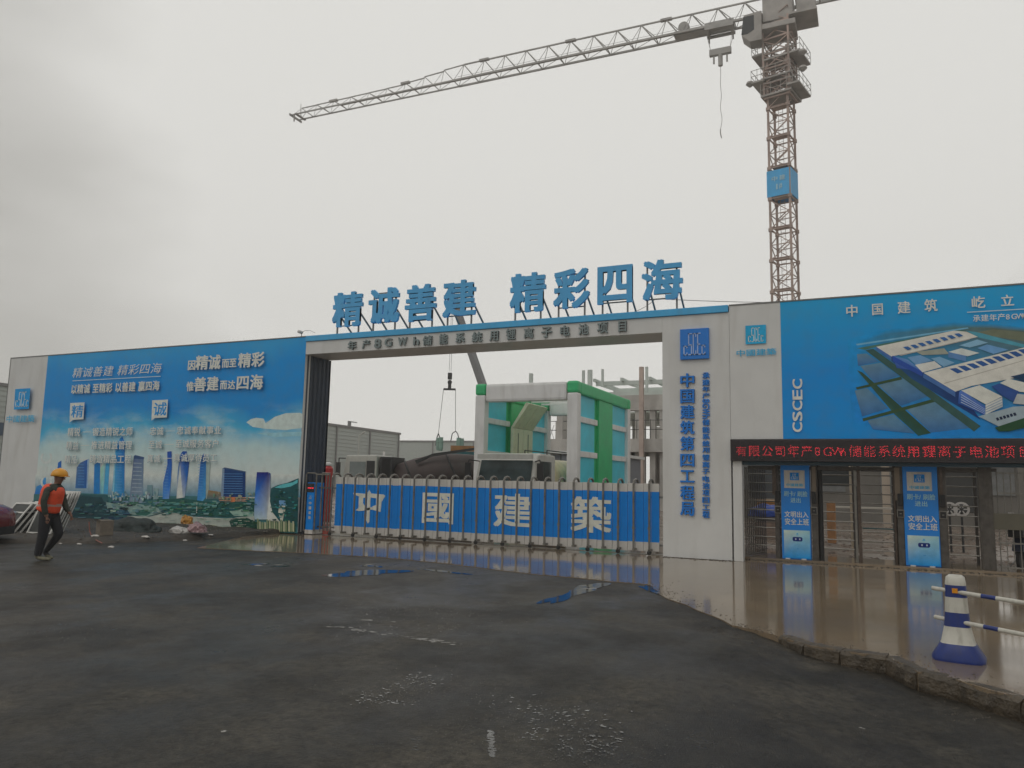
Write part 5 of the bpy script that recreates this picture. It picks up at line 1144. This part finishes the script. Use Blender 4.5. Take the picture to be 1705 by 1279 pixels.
for a in (-1, 1): mb.tube(J(st+a*1.1, -.5, -.9), hb+ax_*a*.9+Vector((0, 0, .4)), .022, 0, 5).tube(J(st+a*1.2, .5, -.6), hb+ax_*a*.9+Vector((0, 0, .4)), .018, 0, 5)
mb.build('hoist_rope', M_jib, crane)
zlow = Zof(hb.x, hb.y, 230); pts = []; k = 0
for k in range(26): t = k/25; pts.append(tuple(hb+Vector((0, 0, -1.2))+Vector((.10*math.sin(t*19)*t, 0, (zlow-hb.z+1.2)*t))))
MB().path(pts, .026, 0, 5).path(pts[-4:], .05, 0, 5).build('hanging_sling', M_jib, crane)

# ------------------------------------------------------------------ site behind the gate
M_wp = mat('station_white', (.78, .78, .77), .4, var=.06, scale=2, dirt=.3, dirtcol=(.25, .23, .2)); M_gr = mat('station_green', al(52, 128, 84, .40), .4, var=.12, scale=2); M_tq = mat('turquoise_sheet', al(62, 150, 165, .36), .35, var=.12, scale=1.2); M_cream = mat('cream_panel', al(170, 166, 145, .34), .5, var=.08, scale=3, dirt=.3)
ws = thing('wheel_wash_station', 'white framed wheel wash gantry with green and turquoise side walls behind the gate', 'wash station', (-11.7, 11.8, 0))
X0, X1, Y0, Y1, ZT = -13.86, -9.62, 8.35, 15.4, 5.45
for x, y, s in ((X0+.2, Y0+.2, 1), (X1-.2, Y0+.2, 1), (X1-.18, Y1-.18, .9), (X0+.2, Y1-.18, .9)):
    MB().box(x-.21*s, x+.21*s, y-.2, y+.2, 0, ZT-.45).build('corner_post', M_wp, ws, bevel=.05)
    MB().box(x-.22*s, x+.22*s, y-.21, y+.21, ZT-.449, ZT).build('green_corner', M_gr, ws, bevel=.09)
MB().box(X0+.43, X1-.43, Y0, Y0+.4, ZT-.72, ZT-.02).build('front_beam', M_wp, ws, bevel=.1)
MB().box(X0+.43, X1-.43, Y1-.4, Y1, ZT-.70, ZT-.02).build('rear_beam', M_wp, ws, bevel=.1)
for k in range(5): MB().box(X0+.42, X1-.42, Y0+1.1+k*1.15, Y0+1.16+k*1.15, ZT-.30, ZT-.22).build('roof_bar', M_wp, ws)
for sx_, xc in ((-1, X0+.2), (1, X1-.2)):
    MB().box(xc-.20, xc+.20, Y0+.41, Y1-.41, ZT-.46, ZT-.01).build('side_beam', M_gr, ws, bevel=.06)
    xo = xc+sx_*.02
    y_a, y_b = Y0+.41, Y1-.40; g0, g1 = y_a+(y_b-y_a)*.37, y_a+(y_b-y_a)*.66
    MB().box(xo-.03, xo+.03, y_a, g0-.3, .25, ZT-.47).build('turquoise_wall', M_tq, ws); MB().box(xo-.03, xo+.03, g1, y_b, .25, ZT-.47).build('turquoise_wall', M_tq, ws)
    MB().box(xo-.13, xo+.13, g0-.001, g1-.001, 0, ZT-.461).build('green_pillar', M_gr, ws, bevel=.03); MB().box(xo-.05, xo+.0, g0-.299, g0-.002, 0, ZT-.465).build('green_return', M_gr, ws)
    for z in (1.35, 2.75, 4.05):
        MB().box(xc-.14, xc+.14, y_a, g0-.15, z-.11, z+.11).build('mid_rail', M_wp, ws, bevel=.02); MB().box(xc-.14, xc+.14, g1+.002, y_b, z-.11, z+.11).build('mid_rail', M_wp, ws, bevel=.02)
# cream ducts on the inner left wall, bending inward under the roof
xi = X0+.40
for j in range(2):
    ya = Y0+2.5+j*1.05
    for z0_, z1_ in ((.3, 2.4), (2.42, 3.9)):
        MB().box(xi, xi+.12, ya, ya+1.02, z0_, z1_).build('cream_panel', M_cream, ws, bevel=.015)
        MB().box(xi+.121, xi+.126, ya+.48, ya+.54, z0_+.3, z1_-.2).build('slot', M_dark, ws)
    MB().prism([(xi, 3.91), (xi+.12, 3.91), (xi+.82, 4.90), (xi+.68, 4.95)], ya, ya+1.02, 'y').build('cream_panel', M_cream, ws)
# tank truck under the station, facing the gate
tk = thing('tank_truck', 'white cab water truck with a beige tank standing in front of the wash station', 'truck', (-11.3, 6.2, 0))
M_cabw = mat('truck_white', (.50, .50, .46), .3, var=.06, scale=3, dirt=.35, dirtcol=(.22, .19, .15)); M_glass = mat('windscreen', (.035, .055, .058), .08, var=.5, scale=1.2, spec=.8)
cx0, cx1 = -12.38, -10.16
cabm = MB().prism([(5.62, .75), (5.62, 1.62), (5.86, 2.36), (6.0, 2.60), (6.3, 2.66), (7.6, 2.62), (7.65, .75)], cx0, cx1, 'x').build('cab', M_cabw, tk, bevel=.07)
MB().add([(cx0+.12, 5.607, 1.66), (cx1-.12, 5.607, 1.66), (cx1-.14, 5.835, 2.40), (cx0+.14, 5.835, 2.40), (cx0+.12, 5.63, 1.66), (cx1-.12, 5.63, 1.66), (cx1-.14, 5.86, 2.40), (cx0+.14, 5.86, 2.40)], [(0, 1, 2, 3), (7, 6, 5, 4), (0, 4, 5, 1), (1, 5, 6, 2), (2, 6, 7, 3), (3, 7, 4, 0)]).build('windscreen', M_glass, tk)
MB().box(cx0+.06, cx1-.06, 5.66, 5.70, 2.44, 2.60).build('sun_visor', M_cabw, tk)
for s, x in ((-1, cx0), (1, cx1)):
    d_ = MB().box(x-.02 if s > 0 else x-.008, x+.008 if s > 0 else x+.02, 6.2, 7.2, 1.62, 2.38).build('side_window', M_glass, tk)
    MB().path([(x-s*.05, 5.85, 2.36), (x+s*.22, 5.6, 2.40), (x+s*.26, 5.58, 2.30)], .022).box(x+s*.14, x+s*.36, 5.54, 5.60, 1.72, 2.30).build('mirror', M_black, tk)
    for z in (.95,): MB().box(x-s*.1-.14, x-s*.1+.14, 5.585, 5.62, z-.1, z+.1).build('headlight', M_lamp, tk)
MB().box(cx0, cx1, 5.5, 5.62, .42, .76).build('bumper', M_cabw, tk, bevel=.03); MB().box(cx0+.4, cx1-.4, 5.60, 5.625, .9, 1.35).build('grille', M_black, tk)
mb = MB().lathe(((cx0+cx1)/2, 8.0, 1.72), [(.5, 0), (.80, .1), (.84, .2), (.84, 4.5), (.80, 4.6), (.5, 4.7)], 22, 0, 'y'); tank = mb.build('tank', mat('beige_tank', al(150, 138, 112, .3), .4, var=.15, scale=1.5, dirt=.5, dirtcol=(.2, .14, .09)), tk, smooth=True)
mb = MB()
for x in (-.45, .45):
    mb.path([((cx0+cx1)/2+x, 8.4, 2.55), ((cx0+cx1)/2+x, 8.4, 2.85), ((cx0+cx1)/2+x, 12.2, 2.85), ((cx0+cx1)/2+x, 12.2, 2.55)], .022)
mb.build('tank_railing', M_dark, tk); MB().box(-11.7, -10.8, 5.9, 12.9, .65, .85).build('chassis', M_black, tk)
for y in (6.3, 10.6, 11.8):
    for s in (-1, 1): MB().lathe((-11.27+s*1.0-.15, y, .5), [(.3, 0), (.48, .02), (.5, .05), (.5, .25), (.48, .28), (.3, .3)], 20, 0, 'x').build('wheel', M_black, tk)
# mixer trucks left of the station
def mixer(u, v, dep, rz, label, dm, scale=1.0, cabside=True):
    c = At(u, v, dep); t = thing('mixer_truck', label, 'mixer truck', (c.x, c.y, 0), rz, group='concrete mixer trucks waiting behind the gate')
    if cabside:
        cb = MB().prism([(-3.9, .7), (-3.9, 1.5), (-3.75, 2.75), (-2.2, 2.78), (-2.2, .7)], -1.15, 1.15, 'y').build('cab', M_cabw, t, local=True, bevel=.06)
        MB().box(-3.55, -2.75, -1.17, -1.155, 1.75, 2.45).build('side_window', mat('pale_cab_window', (.22, .25, .25), .2), t, local=True)
        MB().box(-2.7, -2.3, -1.18, -1.156, 1.6, 2.5).build('door_pillar', M_dark, t, local=True)
        MB().path([(-3.2, -1.0, 2.78), (-3.2, -1.0, 3.7), (-2.9, -1.0, 3.9)], .03).build('aerial', M_cabw, t, local=True)
        MB().path([(-3.8, -1.1, 2.6), (-4.0, -1.4, 2.6), (-4.0, -1.4, 1.8)], .025).box(-4.1, -3.95, -1.5, -1.3, 1.8, 2.4).build('mirror', M_dark, t, local=True)
    ax0, ax1 = Vector((-1.9, 0, 1.55)), Vector((3.3, 0, 2.35)); prof = [(.5, 0), (.75, .3), (.94, 1.4), (.99, 2.3), (.88, 3.4), (.62, 4.7), (.52, 5.2)]
    mb = MB().lathe((0, 0, 0), prof, 20, 0, 'x'); rt_ = (ax1-ax0).to_track_quat('X', 'Z').to_matrix(); mb.v = [tuple(rt_ @ Vector(p)+ax0) for p in mb.v]
    dr = mb.build('drum', dm, t, local=True, smooth=True)
    mb = MB()
    for k in range(40):
        a = k*.33; x = .3+k*.11; r = 1.0-abs(x-2.3)*.06 if x < 3.4 else .93-(x-3.4)*.22; p = lambda q, rr_, xx: rt_ @ Vector((xx, rr_*math.cos(q), rr_*math.sin(q)))+ax0
        mb.bar(p(a, r, x), p(a+.33, r, x+.11), .06)
    mb.build('spiral_band', M_dark, dr, local=True)
    MB().box(-2.1, -1.5, -1.0, .9, 1.3, 2.7).build('water_tank', M_dark, t, local=True); MB().prism([(-.4, 2.55), (.5, 2.9), (2.9, 3.25), (2.9, 3.15), (.4, 2.75), (-.3, 2.4)], -.95, -.85, 'y').build('walkway', M_dark, t, local=True); MB().prism([(2.5, 2.6), (2.7, 3.35), (4.2, 3.45), (3.7, 2.6)], -.55, .55, 'y').build('hopper', M_dark, t, local=True); MB().bar((3.7, 0, 2.7), (4.9, 0, 1.2), .4, .1).build('chute', M_dark, t, local=True)
    MB().box(-2.1, 4.2, -.45, .45, .8, 1.05).box(-2.0, -1.6, -1.0, 1.0, 1.0, 2.6).box(2.5, 2.9, -.8, .8, 1.0, 2.6).build('chassis', M_black, t, local=True)
    MB().path([(3.0, -.9, 1.0), (3.0, -.9, 3.9)], .04).path([(3.4, -.9, 1.0), (3.4, -.9, 3.9)], .04).build('ladder', M_dark, t, local=True)
    for x in (-3.0, 1.6, 2.9):
        for s in (-1, 1): MB().lathe((x, s*1.0-.15, .5), [(.3, 0), (.5, .03), (.5, .27), (.3, .3)], 18, 0, 'y').build('wheel', M_black, t, local=True)
    return t
M_drum = mat('dark_maroon_drum', (.045, .028, .027), .6, var=.35, scale=1.5, dirt=.7, dirtcol=(.06, .055, .05))
M_drum2 = mat('stained_drum', (.065, .028, .024), .5, var=.5, scale=1.2, dirt=.5, dirtcol=(.16, .16, .14))
mixer(712, 816, 37, R(14), 'concrete mixer truck with small white cab and dark drum, left of the other', M_drum)
t2 = mixer(780, 816, 41, R(24), 'concrete mixer truck with stained dark red drum next to the wash station post', M_drum2, cabside=False)
MB().box(-.9, 1.7, -1.38, -1.30, 2.55, 3.15).build('teal_cover', mat('teal_cover', (.02, .13, .15), .5, var=.4, scale=3), t2, local=True); MB().box(-.9, .6, -1.37, -1.31, 3.16, 3.45).build('orange_cover', mat('orange_cover', (.35, .17, .06), .5, var=.3), t2, local=True)
# grey green vessels held by the lifting slings
M_ves = mat('grey_green_vessel', al(88, 104, 96, .34), .55, var=.15, scale=3)
for i, (u0, u1, v0, v1, lab) in enumerate([(728, 737, 729, 748, 'narrow'), (731, 738, 728, 746, ''), ]): pass
def vessel(u, v0, v1, r, dep, label):
    c = At(u, v1, dep); c0 = At(u, v0, dep); t = MB().lathe((c.x, c.y, c.z), [(r*.7, 0), (r, .15), (r, (c0.z-c.z)*.62), (r*1.12, (c0.z-c.z)*.64), (r*1.12, (c0.z-c.z)*.72), (r*.92, (c0.z-c.z)*.74), (r*.92, c0.z-c.z)], 16).build('steel_vessel', M_ves, None, label=label, cat='vessel', group='grey green vessels hanging from the lifting slings'); return c0
vessel(728.5, 729, 750, .10, 46, 'slim grey green vessel under the left sling, left of its wider twin'); vA = vessel(733.5, 728, 751, .15, 46, 'wide grey green vessel under the left sling'); vB = vessel(763.5, 729, 747, .15, 46, 'wide grey green vessel under the right sling'); vessel(769.5, 730, 747, .10, 46, 'slim grey green vessel under the right sling, right of its wider twin')
# mobile crane boom with hoist rope, spreader and slings
M_boom = mat('mobile_boom_grey', (.17, .17, .175), .45, var=.12, scale=1)
mc = thing('mobile_crane', 'grey telescopic boom of a mobile crane rising behind the wash station to the left', 'mobile crane', tuple(At(812, 812, 47)))
b0, b1 = At(806, 648, 47), At(763, 523, 50); dd = (b1-b0).normalized(); base = b0-dd*6.2; b2 = b1+dd*.9
MB().bar(base, b0-dd*.5, .38, .46).build('boom', M_boom, mc); MB().bar(b0-dd*.5, b2, .33, .42).build('boom', M_boom, mc); MB().bar(b2-dd*.3, b2+dd*.5, .45, .5).build('boom_head', M_boom, mc)
MB().box(base.x-1.4, base.x+1.4, base.y-1.5, base.y+4.5, .6, max(1.2, base.z+.3)).build('superstructure', M_boom, mc, bevel=.08)
for y in (-1, 1, 3):
    for s in (-1, 1): MB().lathe((base.x+s*1.2-.15, base.y+y, .55), [(.3, 0), (.55, .03), (.55, .27), (.3, .3)], 16, 0, 'x').build('wheel', M_black, mc)
hk = At(749, 632, 48); top = Vector((hk.x, hk.y, b2.z+.1))
MB().tube(top+Vector((-.03, 0, 0)), hk+Vector((-.06, 0, .5)), .012, 0, 5).tube(top+Vector((.06, 0, 0)), hk+Vector((.07, 0, .5)), .012, 0, 5).bar(top, b2+dd*.3, .3).build('hoist_rope', M_boom, mc)
MB().box(hk.x-.1, hk.x+.1, hk.y-.1, hk.y+.1, hk.z, hk.z+.42).lathe((hk.x, hk.y-.06, hk.z-.17), [(.05, 0), (.14, .02), (.14, .1), (.05, .12)], 14, 0, 'y').build('hook_block', M_dark, mc)
s0, s1 = At(738.5, 648, 48), At(758.5, 648.5, 48)
MB().bar(s0, s1, .09, .12).box(hk.x-.09, hk.x+.09, hk.y-.05, hk.y+.05, s0.z, hk.z-.1).build('spreader_bar', M_dark, mc)
MB().tube(s0, At(730, 722, 48), .016, 0, 5).tube(s1, At(758.5, 718, 48), .016, 0, 5).path([At(730, 722, 48), At(727, 730, 48), At(725.5, 742, 48)], .03).path([At(730, 722, 48), At(733, 731, 48)], .03).path([At(758.5, 718, 48), At(753, 722, 48), At(750.5, 735, 48)], .03).path([At(758.5, 718, 48), At(762, 722, 48), At(764, 731, 48)], .03).build('sling', M_dark, mc)
# concrete frame building with steel roof
M_con = mat('raw_concrete', (.3, .28, .25)); bd = thing('frame_building', 'concrete frame building under construction with open steel roof trusses, seen through the gate', 'building', (-12, 31, 0))
YB = 30.0
def wz(u, v, Y=YB): return W(u, v, Y)
xl = wz(892, 740)[0]; zs0, zs1 = wz(930, 752)[1], wz(930, 731)[1]; z2a, z2b = wz(1080, 740)[1], wz(1080, 732)[1]
MB().box(xl-3, 6, YB, YB+.5, zs0, zs1).box(xl-3, 6, YB+.5, YB+16, zs1-.25, zs1).build('floor_slab', M_con, bd)
MB().box(xl-3, 6, YB+8, YB+8.5, zs0, zs1-.25).build('floor_beam', M_con, bd)
zr = wz(1060, 690)[1]+.3
for u, w in ((932, .42), (1059, .40), (1066, .3), (1083, .36), (1100, .4), (1020, .42)):
    x = wz(u, 700)[0]; MB().box(x-w/2, x+w/2, YB+.5 if u != 932 else YB-.02, YB+.9, 0, zr if u != 1020 else zs0).build('column', M_con, bd)
for k in range(4):
    x = xl-1.5+k*6.2; MB().box(x-.22, x+.22, YB+8, YB+8.45, 0, zr).build('column', M_con, bd); MB().box(x-.22, x+.22, YB+15.2, YB+15.6, 0, zr).build('column', M_con, bd)
MB().box(wz(1028, 700)[0], 6, YB+.4, YB+1.2, zr, zr+1.0).build('roof_beam', M_con, bd)
# scaffold railing on the slab
mb = MB()
for k in range(26): x = xl-2+k*.9; mb.tube((x, YB+.15, zs1), (x, YB+.15, zs1+1.25), .022, 0, 5)
for z in (.6, 1.2): mb.tube((xl-2, YB+.15, zs1+z), (4, YB+.15, zs1+z), .022, 0, 5)
mb.build('guard_rail', M_dark, bd)
mb = MB()
for k in range(14):
    x = xl+k*.32; mb.bar((x, YB+.1, zs1), (x+.32*(1 if k % 2 else -1), YB+.1, zs1+.95), .02)
mb.build('mesh_guard', M_dark, bd)
M_stl = mat('grey_primer_steel', al(128, 132, 128, .36), .5, var=.1, scale=.8)
x0 = wz(985, 640)[0]; za_, zb_ = wz(1040, 632)[1], wz(1040, 648)[1]
mb = MB()
for y in (YB+1, YB+5, YB+9, YB+13):
    for z in (za_-.1, zb_-.2): mb.bar((x0, y, z), (6, y, z), .2, .28)
    for k in range(9): xx = x0+k*2.0; mb.bar((xx, y, za_-.1), (xx+2.0, y, zb_-.2), .12)
mb.build('roof_girder', M_stl, bd)
mb = MB()
for k in range(10): xx = x0+k*1.9; mb.bar((xx, YB+.5, za_+.1), (xx, YB+15, za_+.1), .16, .2)
for y in range(8): mb.bar((x0, YB+1+y*1.9, zb_-.55), (6, YB+1+y*1.9, zb_-.55), .12, .14)
mb.build('roof_purlin', M_stl, bd)
MB().box(x0-2.0, 6, YB+2, YB+14, zb_-1.4, zb_-1.32).build('roof_deck', mat('pale_roof_deck', al(150, 152, 146, .36), .5, var=.08), bd)
for u, va, vb, w in ((884, 622, 640, .22), (971.5, 617, 638, .16), (982, 616, 640, .26), (1003.5, 615, 632, .14), (1068, 611, 800, .26), (1077, 611, 640, .16)):
    x = wz(u, 640, YB-.5)[0]; MB().box(x-w/2, x+w/2, YB-.6, YB-.6+w, 0 if vb == 800 else wz(u, vb, YB-.5)[1]-.5, wz(u, va, YB-.5)[1]).build('steel_column', M_stl if vb != 800 else mat('rusty_pile', al(118, 105, 98, .34), .7, var=.2, scale=1.5), bd)
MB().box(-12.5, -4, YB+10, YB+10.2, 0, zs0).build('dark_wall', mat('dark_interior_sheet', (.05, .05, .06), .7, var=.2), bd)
wb = MB()
for i in range(4):
    for j in range(7): wb.box(-11.0+i*.28, -10.78+i*.28, YB+9.9, YB+9.95, .9+j*.33, 1.16+j*.33)
wb.build('pale_block_screen', mat('pale_blocks', (.4, .42, .45), .6), bd)  # grid of pale blocks in front of the dark wall
# low white roof and warehouses
M_wh = mat('warehouse_grey', al(124, 127, 124, .40), .55, metal=.1, var=.06, scale=.15); M_wh2 = mat('warehouse_dark_edge', (.22, .22, .22), .6); M_winb = mat('far_window_band', (.05, .09, .15), .3)
def warehouse(label, pL, pR, depth, h, ribs=True, bands=None, trim=M_wh2):
    a = Vector((pL[0], pL[1], 0)); b = Vector((pR[0], pR[1], 0)); d = (b-a).normalized(); n_ = Vector((-d.y, d.x, 0)); L_ = (b-a).length
    t = thing('warehouse', label, 'warehouse', tuple(a), math.atan2(d.y, d.x), group='grey warehouses in the distance')
    MB().box(0, L_, 0, depth, 0, h).build('wall', M_wh, t, local=True)
    mb = MB(); z = .4
    while z < h-.3: mb.box(.02, L_-.02, -.06, -.001, z, z+.16); z += .42
    if ribs: mb.build('cladding_rib', M_wh, t, local=True)
    MB().box(-.1, L_+.1, -.15, depth+.1, h, h+.25).build('roof', trim, t, local=True)
    mb = MB()
    for k in range(int(L_/7)+1): mb.box(k*7, k*7+.18, -.16, -.061, 0, h)
    mb.build('downpipe', M_wh2, t, local=True)
    for q in (bands or []): MB().box(q[0], q[1], -.12, -.062, q[2], q[3]).build('window', M_winb, t, local=True)
    return t
hL = 8.2
pA, pB = At(545, 709, 82), At(665.5, 723.5, 97); dA = (pB-pA); pA2 = pA-dA*1.2
wA = warehouse('large grey ribbed warehouse, nearer one, seen through the left part of the gate', (pA2.x, pA2.y), (pB.x, pB.y), 30, (pA.z+pB.z)/2)
MB().box(dA.length*1.75, dA.length*1.79, 3, 3.1, (pA.z+pB.z)/2, (pA.z+pB.z)/2+1.2).box(dA.length*1.75, dA.length*1.87, 3, 3.1, (pA.z+pB.z)/2+1.1, (pA.z+pB.z)/2+1.2).build('roof_rail', M_wh2, wA, local=True)
pC, pD = At(655, 736, 125), At(800, 738, 120)
warehouse('lower grey warehouse farther off, between the nearer one and the wash station', (pC.x, pC.y), (pD.x, pD.y), 20, pC.z)
pE, pF = At(-60, 655, 58), At(22, 640, 62); dE = (pF-pE).length
warehouse('striped grey building with blue window bands behind the left end of the hoarding', (pE.x, pE.y), (pF.x, pF.y), 12, 8.3, bands=[(0, dE, 4.4, 5.4), (0, dE, 1.4, 2.6)])
ls = At(935, 748, 42); lr = MB().box(ls.x-2.2, ls.x+3.4, ls.y, ls.y+3, 0, ls.z-.35).build('wall', M_wh, None); COL.objects.unlink(lr); bpy.data.objects.remove(lr)
ct = thing('site_cabin', 'low white roofed site cabin behind the beige tank', 'cabin', (ls.x, ls.y, 0))
MB().box(ls.x-2.4, ls.x+3.6, ls.y, ls.y+3, 0, ls.z-.3).build('wall', mat('cabin_wall', (.22, .23, .26), .6, var=.08), ct); MB().prism([(ls.x-2.6, ls.z-.1), (ls.x+3.8, ls.z-.45), (ls.x+3.8, ls.z-.3), (ls.x-2.6, ls.z+.05)], ls.y-.2, ls.y+3.2, 'y').build('roof', M_wp, ct)
# red signal post behind the gate head
rp = At(545, 800, 30); rd = thing('red_cylinder', 'red barrel-shaped marker standing behind the left end of the folding gate', 'marker', (rp.x, rp.y, 0))
z1 = At(545, 775, 30).z; MB().lathe((rp.x, rp.y, 0), [(.17, 0), (.2, .05), (.2, z1-.12), (.15, z1-.03), (.05, z1)], 16).build('body', mat('signal_red', (.45, .02, .02), .4), rd, smooth=False)
MB().lathe((rp.x, rp.y, z1), [(.16, 0), (.16, .08), (.05, .12)], 12).build('cap', M_white, rd)
pp = MB().tube((*At(637, 812, 70).xy, 0), (*At(637, 812, 70).xy, At(637, 752, 70).z), .1, 0, 8).build('lamp_pole', M_wp, None, label='thin pale pole in front of the nearer warehouse', cat='pole')

# ------------------------------------------------------------------ yard behind the turnstiles
def yard_box(name, label, cat, u0, u1, v0, v1, Y, d, m, bev=.0, z0=0, group=None):
    (x0, za), (x1, zb_) = W(u0, v0, Y), W(u1, v1, Y); return MB().box(x0, x1, Y, Y+d, max(z0, zb_) if z0 is not None else zb_, za).build(name, m, None, bevel=bev, label=label, cat=cat, group=group)
sh = thing('dark_shed', 'dark green site shed with pale posts behind the second turnstile bay', 'shed', (W(1395, 800, 7)[0], 7, 0))
(x0, za), (x1, _) = W(1352, 772, 7), W(1414, 780, 7)
MB().box(x0, x1, 7, 9.5, 1.75, za+.6).build('dark_panel', mat('shed_dark', (.03, .034, .034), .6, var=.2), sh)
for u in (1417, 1421): x = W(u, 800, 7)[0]; MB().box(x-.05, x+.05, 6.95, 7.05, 0, za+.6).build('pale_post', mat('pale_timber', (.32, .27, .2), .7, var=.2, scale=6), sh)
for x in (x0+.05, x0+1.2): MB().box(x-.04, x+.04, 7.5, 7.6, 0, 1.75).build('leg', M_dark, sh)
sp = thing('timber_stack', 'orange timber stack behind the first turnstile bay', 'timber stack', (W(1275, 840, 9)[0], 9, 0))
(x0, za), (x1, zb_) = W(1258, 832, 9), W(1292, 848, 9); M_tim = mat('orange_timber', (.42, .20, .055), .7, var=.35, scale=5, stretch=(1, 1, 6))
for k in range(5): MB().box(x0+rnd.uniform(-.05, .05), x1+rnd.uniform(-.05, .05), 9+rnd.uniform(0, .1), 10, zb_+(za-zb_)*k/5+.01, zb_+(za-zb_)*(k+1)/5-.01).build('plank', M_tim, sp)
MB().box(x0, x1, 9.1, 9.9, 0, zb_).build('pallet_base', mat('grey_plinth', (.10, .09, .08), .8), sp)
bm = bmesh.new(); bmesh.ops.create_icosphere(bm, subdivisions=4, radius=1)
for v in bm.verts: k = 1+.2*mn.noise(v.co*2.3)+.08*mn.noise(v.co*6); v.co = Vector((v.co.x*.55*k, v.co.y*.3*k, max(-.3, v.co.z)*.30*k))
me = bpy.data.meshes.new('blue_tarp'); bm.to_mesh(me); bm.free(); me.shade_smooth(); me.materials.append(mat('blue_tarp', (.02, .06, .30), .4, var=.3, scale=3, bump=.6, bscale=9))
q = W(1276, 858, 8.2); link('blue_tarp', me, None, Matrix.Translation((q[0], 8.2, q[1]+.05)), label='crumpled blue tarpaulin in front of the orange timber stack', cat='tarpaulin')
yard_box('brick_pile', 'pinkish pile of bricks under the blue tarpaulin', 'brick pile', 1256, 1296, 869, 915, 8.0, .8, mat('pinkish_brick', (.22, .16, .125), .8, var=.3, scale=3, stretch=(1, 1, 7), dirt=.6))
yard_box('cardboard_carton', 'tall orange cardboard carton standing behind the second turnstile bay', 'carton', 1376, 1392, 836, 905, 5.0, .5, mat('orange_carton', (.36, .18, .075), .7, var=.25, scale=4, dirt=.3), .01)
yard_box('low_wall', 'long low white capped kerb wall crossing the muddy yard', 'wall', 1385, 1620, 845.5, 850, 16, .5, mat('pale_coping', (.42, .39, .34), .7, var=.15, scale=2))
yard_box('teal_strip', 'long teal pipe lying across the muddy yard', 'pipe', 1436, 1560, 880.5, 883.5, 8.5, .12, mat('teal_pipe', (.02, .09, .10), .4))
for i, (u, lab) in enumerate([(1581, 'left one of the two white spoked reels'), (1601, 'right one of the two white spoked reels')]):
    c = W(u, 848, 6.5); r = .20; t = thing('cable_reel', lab+' behind the last turnstile bay', 'reel', (c[0], 6.5, c[1]), group='white spoked reels in the yard')
    mb = MB(); M_reel = mat('reel_white', (.5, .48, .46), .5)
    mb.lathe((c[0], 6.47, c[1]), [(r*.72, 0), (r, .004), (r, .05), (r*.72, .055)], 24, 0, 'y'); mb.f = mb.f[:-2]; mb.mi = mb.mi[:-2]
    mb.build('rim', M_reel, t); mb = MB()
    for k in range(6): a = k*math.pi/3; mb.bar((c[0]+.05*math.cos(a), 6.5, c[1]+.05*math.sin(a)), (c[0]+r*math.cos(a), 6.5, c[1]+r*math.sin(a)), .03)
    mb.build('spoke', M_reel, t); MB().tube((c[0], 6.52, c[1]), (c[0], 6.52, 0), .03).build('stand', M_dark, t)
bb = thing('site_building', 'brown grey unfinished building with square columns behind the turnstiles', 'building', (2, 22, 0))
M_bb2 = mat('brown_grey_render', (.15, .14, .125), .8, var=.25, scale=.5); M_pale = mat('pale_column', (.36, .30, .24), .7, var=.15, scale=1)
MB().box(-7, 16, 24, 24.4, 0, 3.1).build('wall', M_bb2, bb)
for i in range(6): MB().box(-6.6+i*3.6, -4.6+i*3.6, 23.93, 23.99, 1.5, 2.8).build('window', mat('dull_window', (.16, .165, .165), .3, var=.2), bb)
MB().box(-7, 16, 23.6, 24.6, 3.1, 3.25).build('coping', M_pale, bb)
for u in (1476, 1262, 1640, 1705): x = W(u, 830, 20)[0]; MB().box(x-.16, x+.16, 20, 20.3, 0, 3.5).build('column', M_pale if u == 1476 else M_bb2, bb)
yard_box('dark_container', 'dark ribbed container behind the last turnstile bay', 'container', 1560, 1632, 776, 855, 12, 2.4, mat('container_dark', (.045, .046, .044), .6, var=.15, scale=1), .02)
yard_box('grey_container', 'grey blue container behind the first turnstile bay', 'container', 1246, 1291, 774, 830, 14, 2.4, mat('container_bluegrey', (.05, .055, .062), .6, var=.15, scale=1), .02)
for i in range(60):
    pass
mb = MB()
for i in range(900):
    x, y = rnd.uniform(-5, 8), rnd.uniform(2.6, 20); s = rnd.uniform(.02, .10); a = rnd.uniform(0, 6)
    mb.add([(x+s*math.cos(a+k*2.1)*1.4, y+s*math.sin(a+k*2.1), -.01) for k in range(3)]+[(x, y, s*.45)], [(0, 1, 3), (1, 2, 3), (2, 0, 3)])
mb.build('yard_rubble', mat('yard_rubble', (.13, .10, .08), .8, var=.6, scale=5), kind='stuff')

# ------------------------------------------------------------------ wires
def wire(pts3, r, label):
    a, b = Vector(pts3[0]), Vector(pts3[1]); P_ = [a.lerp(b, i/14)+Vector((0, 0, -pts3[2]*4*(i/14)*(1-i/14))) for i in range(15)]
    MB().path(P_, r, 0, 5).build('power_line', M_dark, None, label=label, cat='wire')
wire((At(1010, 522, 30), At(1092, 497.5, 38), .3), .012, 'thin wire sloping down behind the rooftop characters to the beam')
wire((At(1092, 497.5, 38), At(1500, 496, 52), .25), .016, 'thin level wire passing in front of the crane mast foot')

# ------------------------------------------------------------------ haze
hz = MB().box(-170, 70, -60, 175, -1.6, 58); hz = hz.build('haze', [], None, kind='stuff')
m = bpy.data.materials.new('haze'); m.use_nodes = True; n = m.node_tree.nodes; n.clear()
o_ = n.new('ShaderNodeOutputMaterial'); v_ = n.new('ShaderNodeVolumePrincipled'); v_.inputs['Color'].default_value = (.93, .92, .90, 1); v_.inputs['Density'].default_value = .0014; v_.inputs['Anisotropy'].default_value = .3
m.node_tree.links.new(v_.outputs[0], o_.inputs['Volume']); hz.data.materials.append(m)
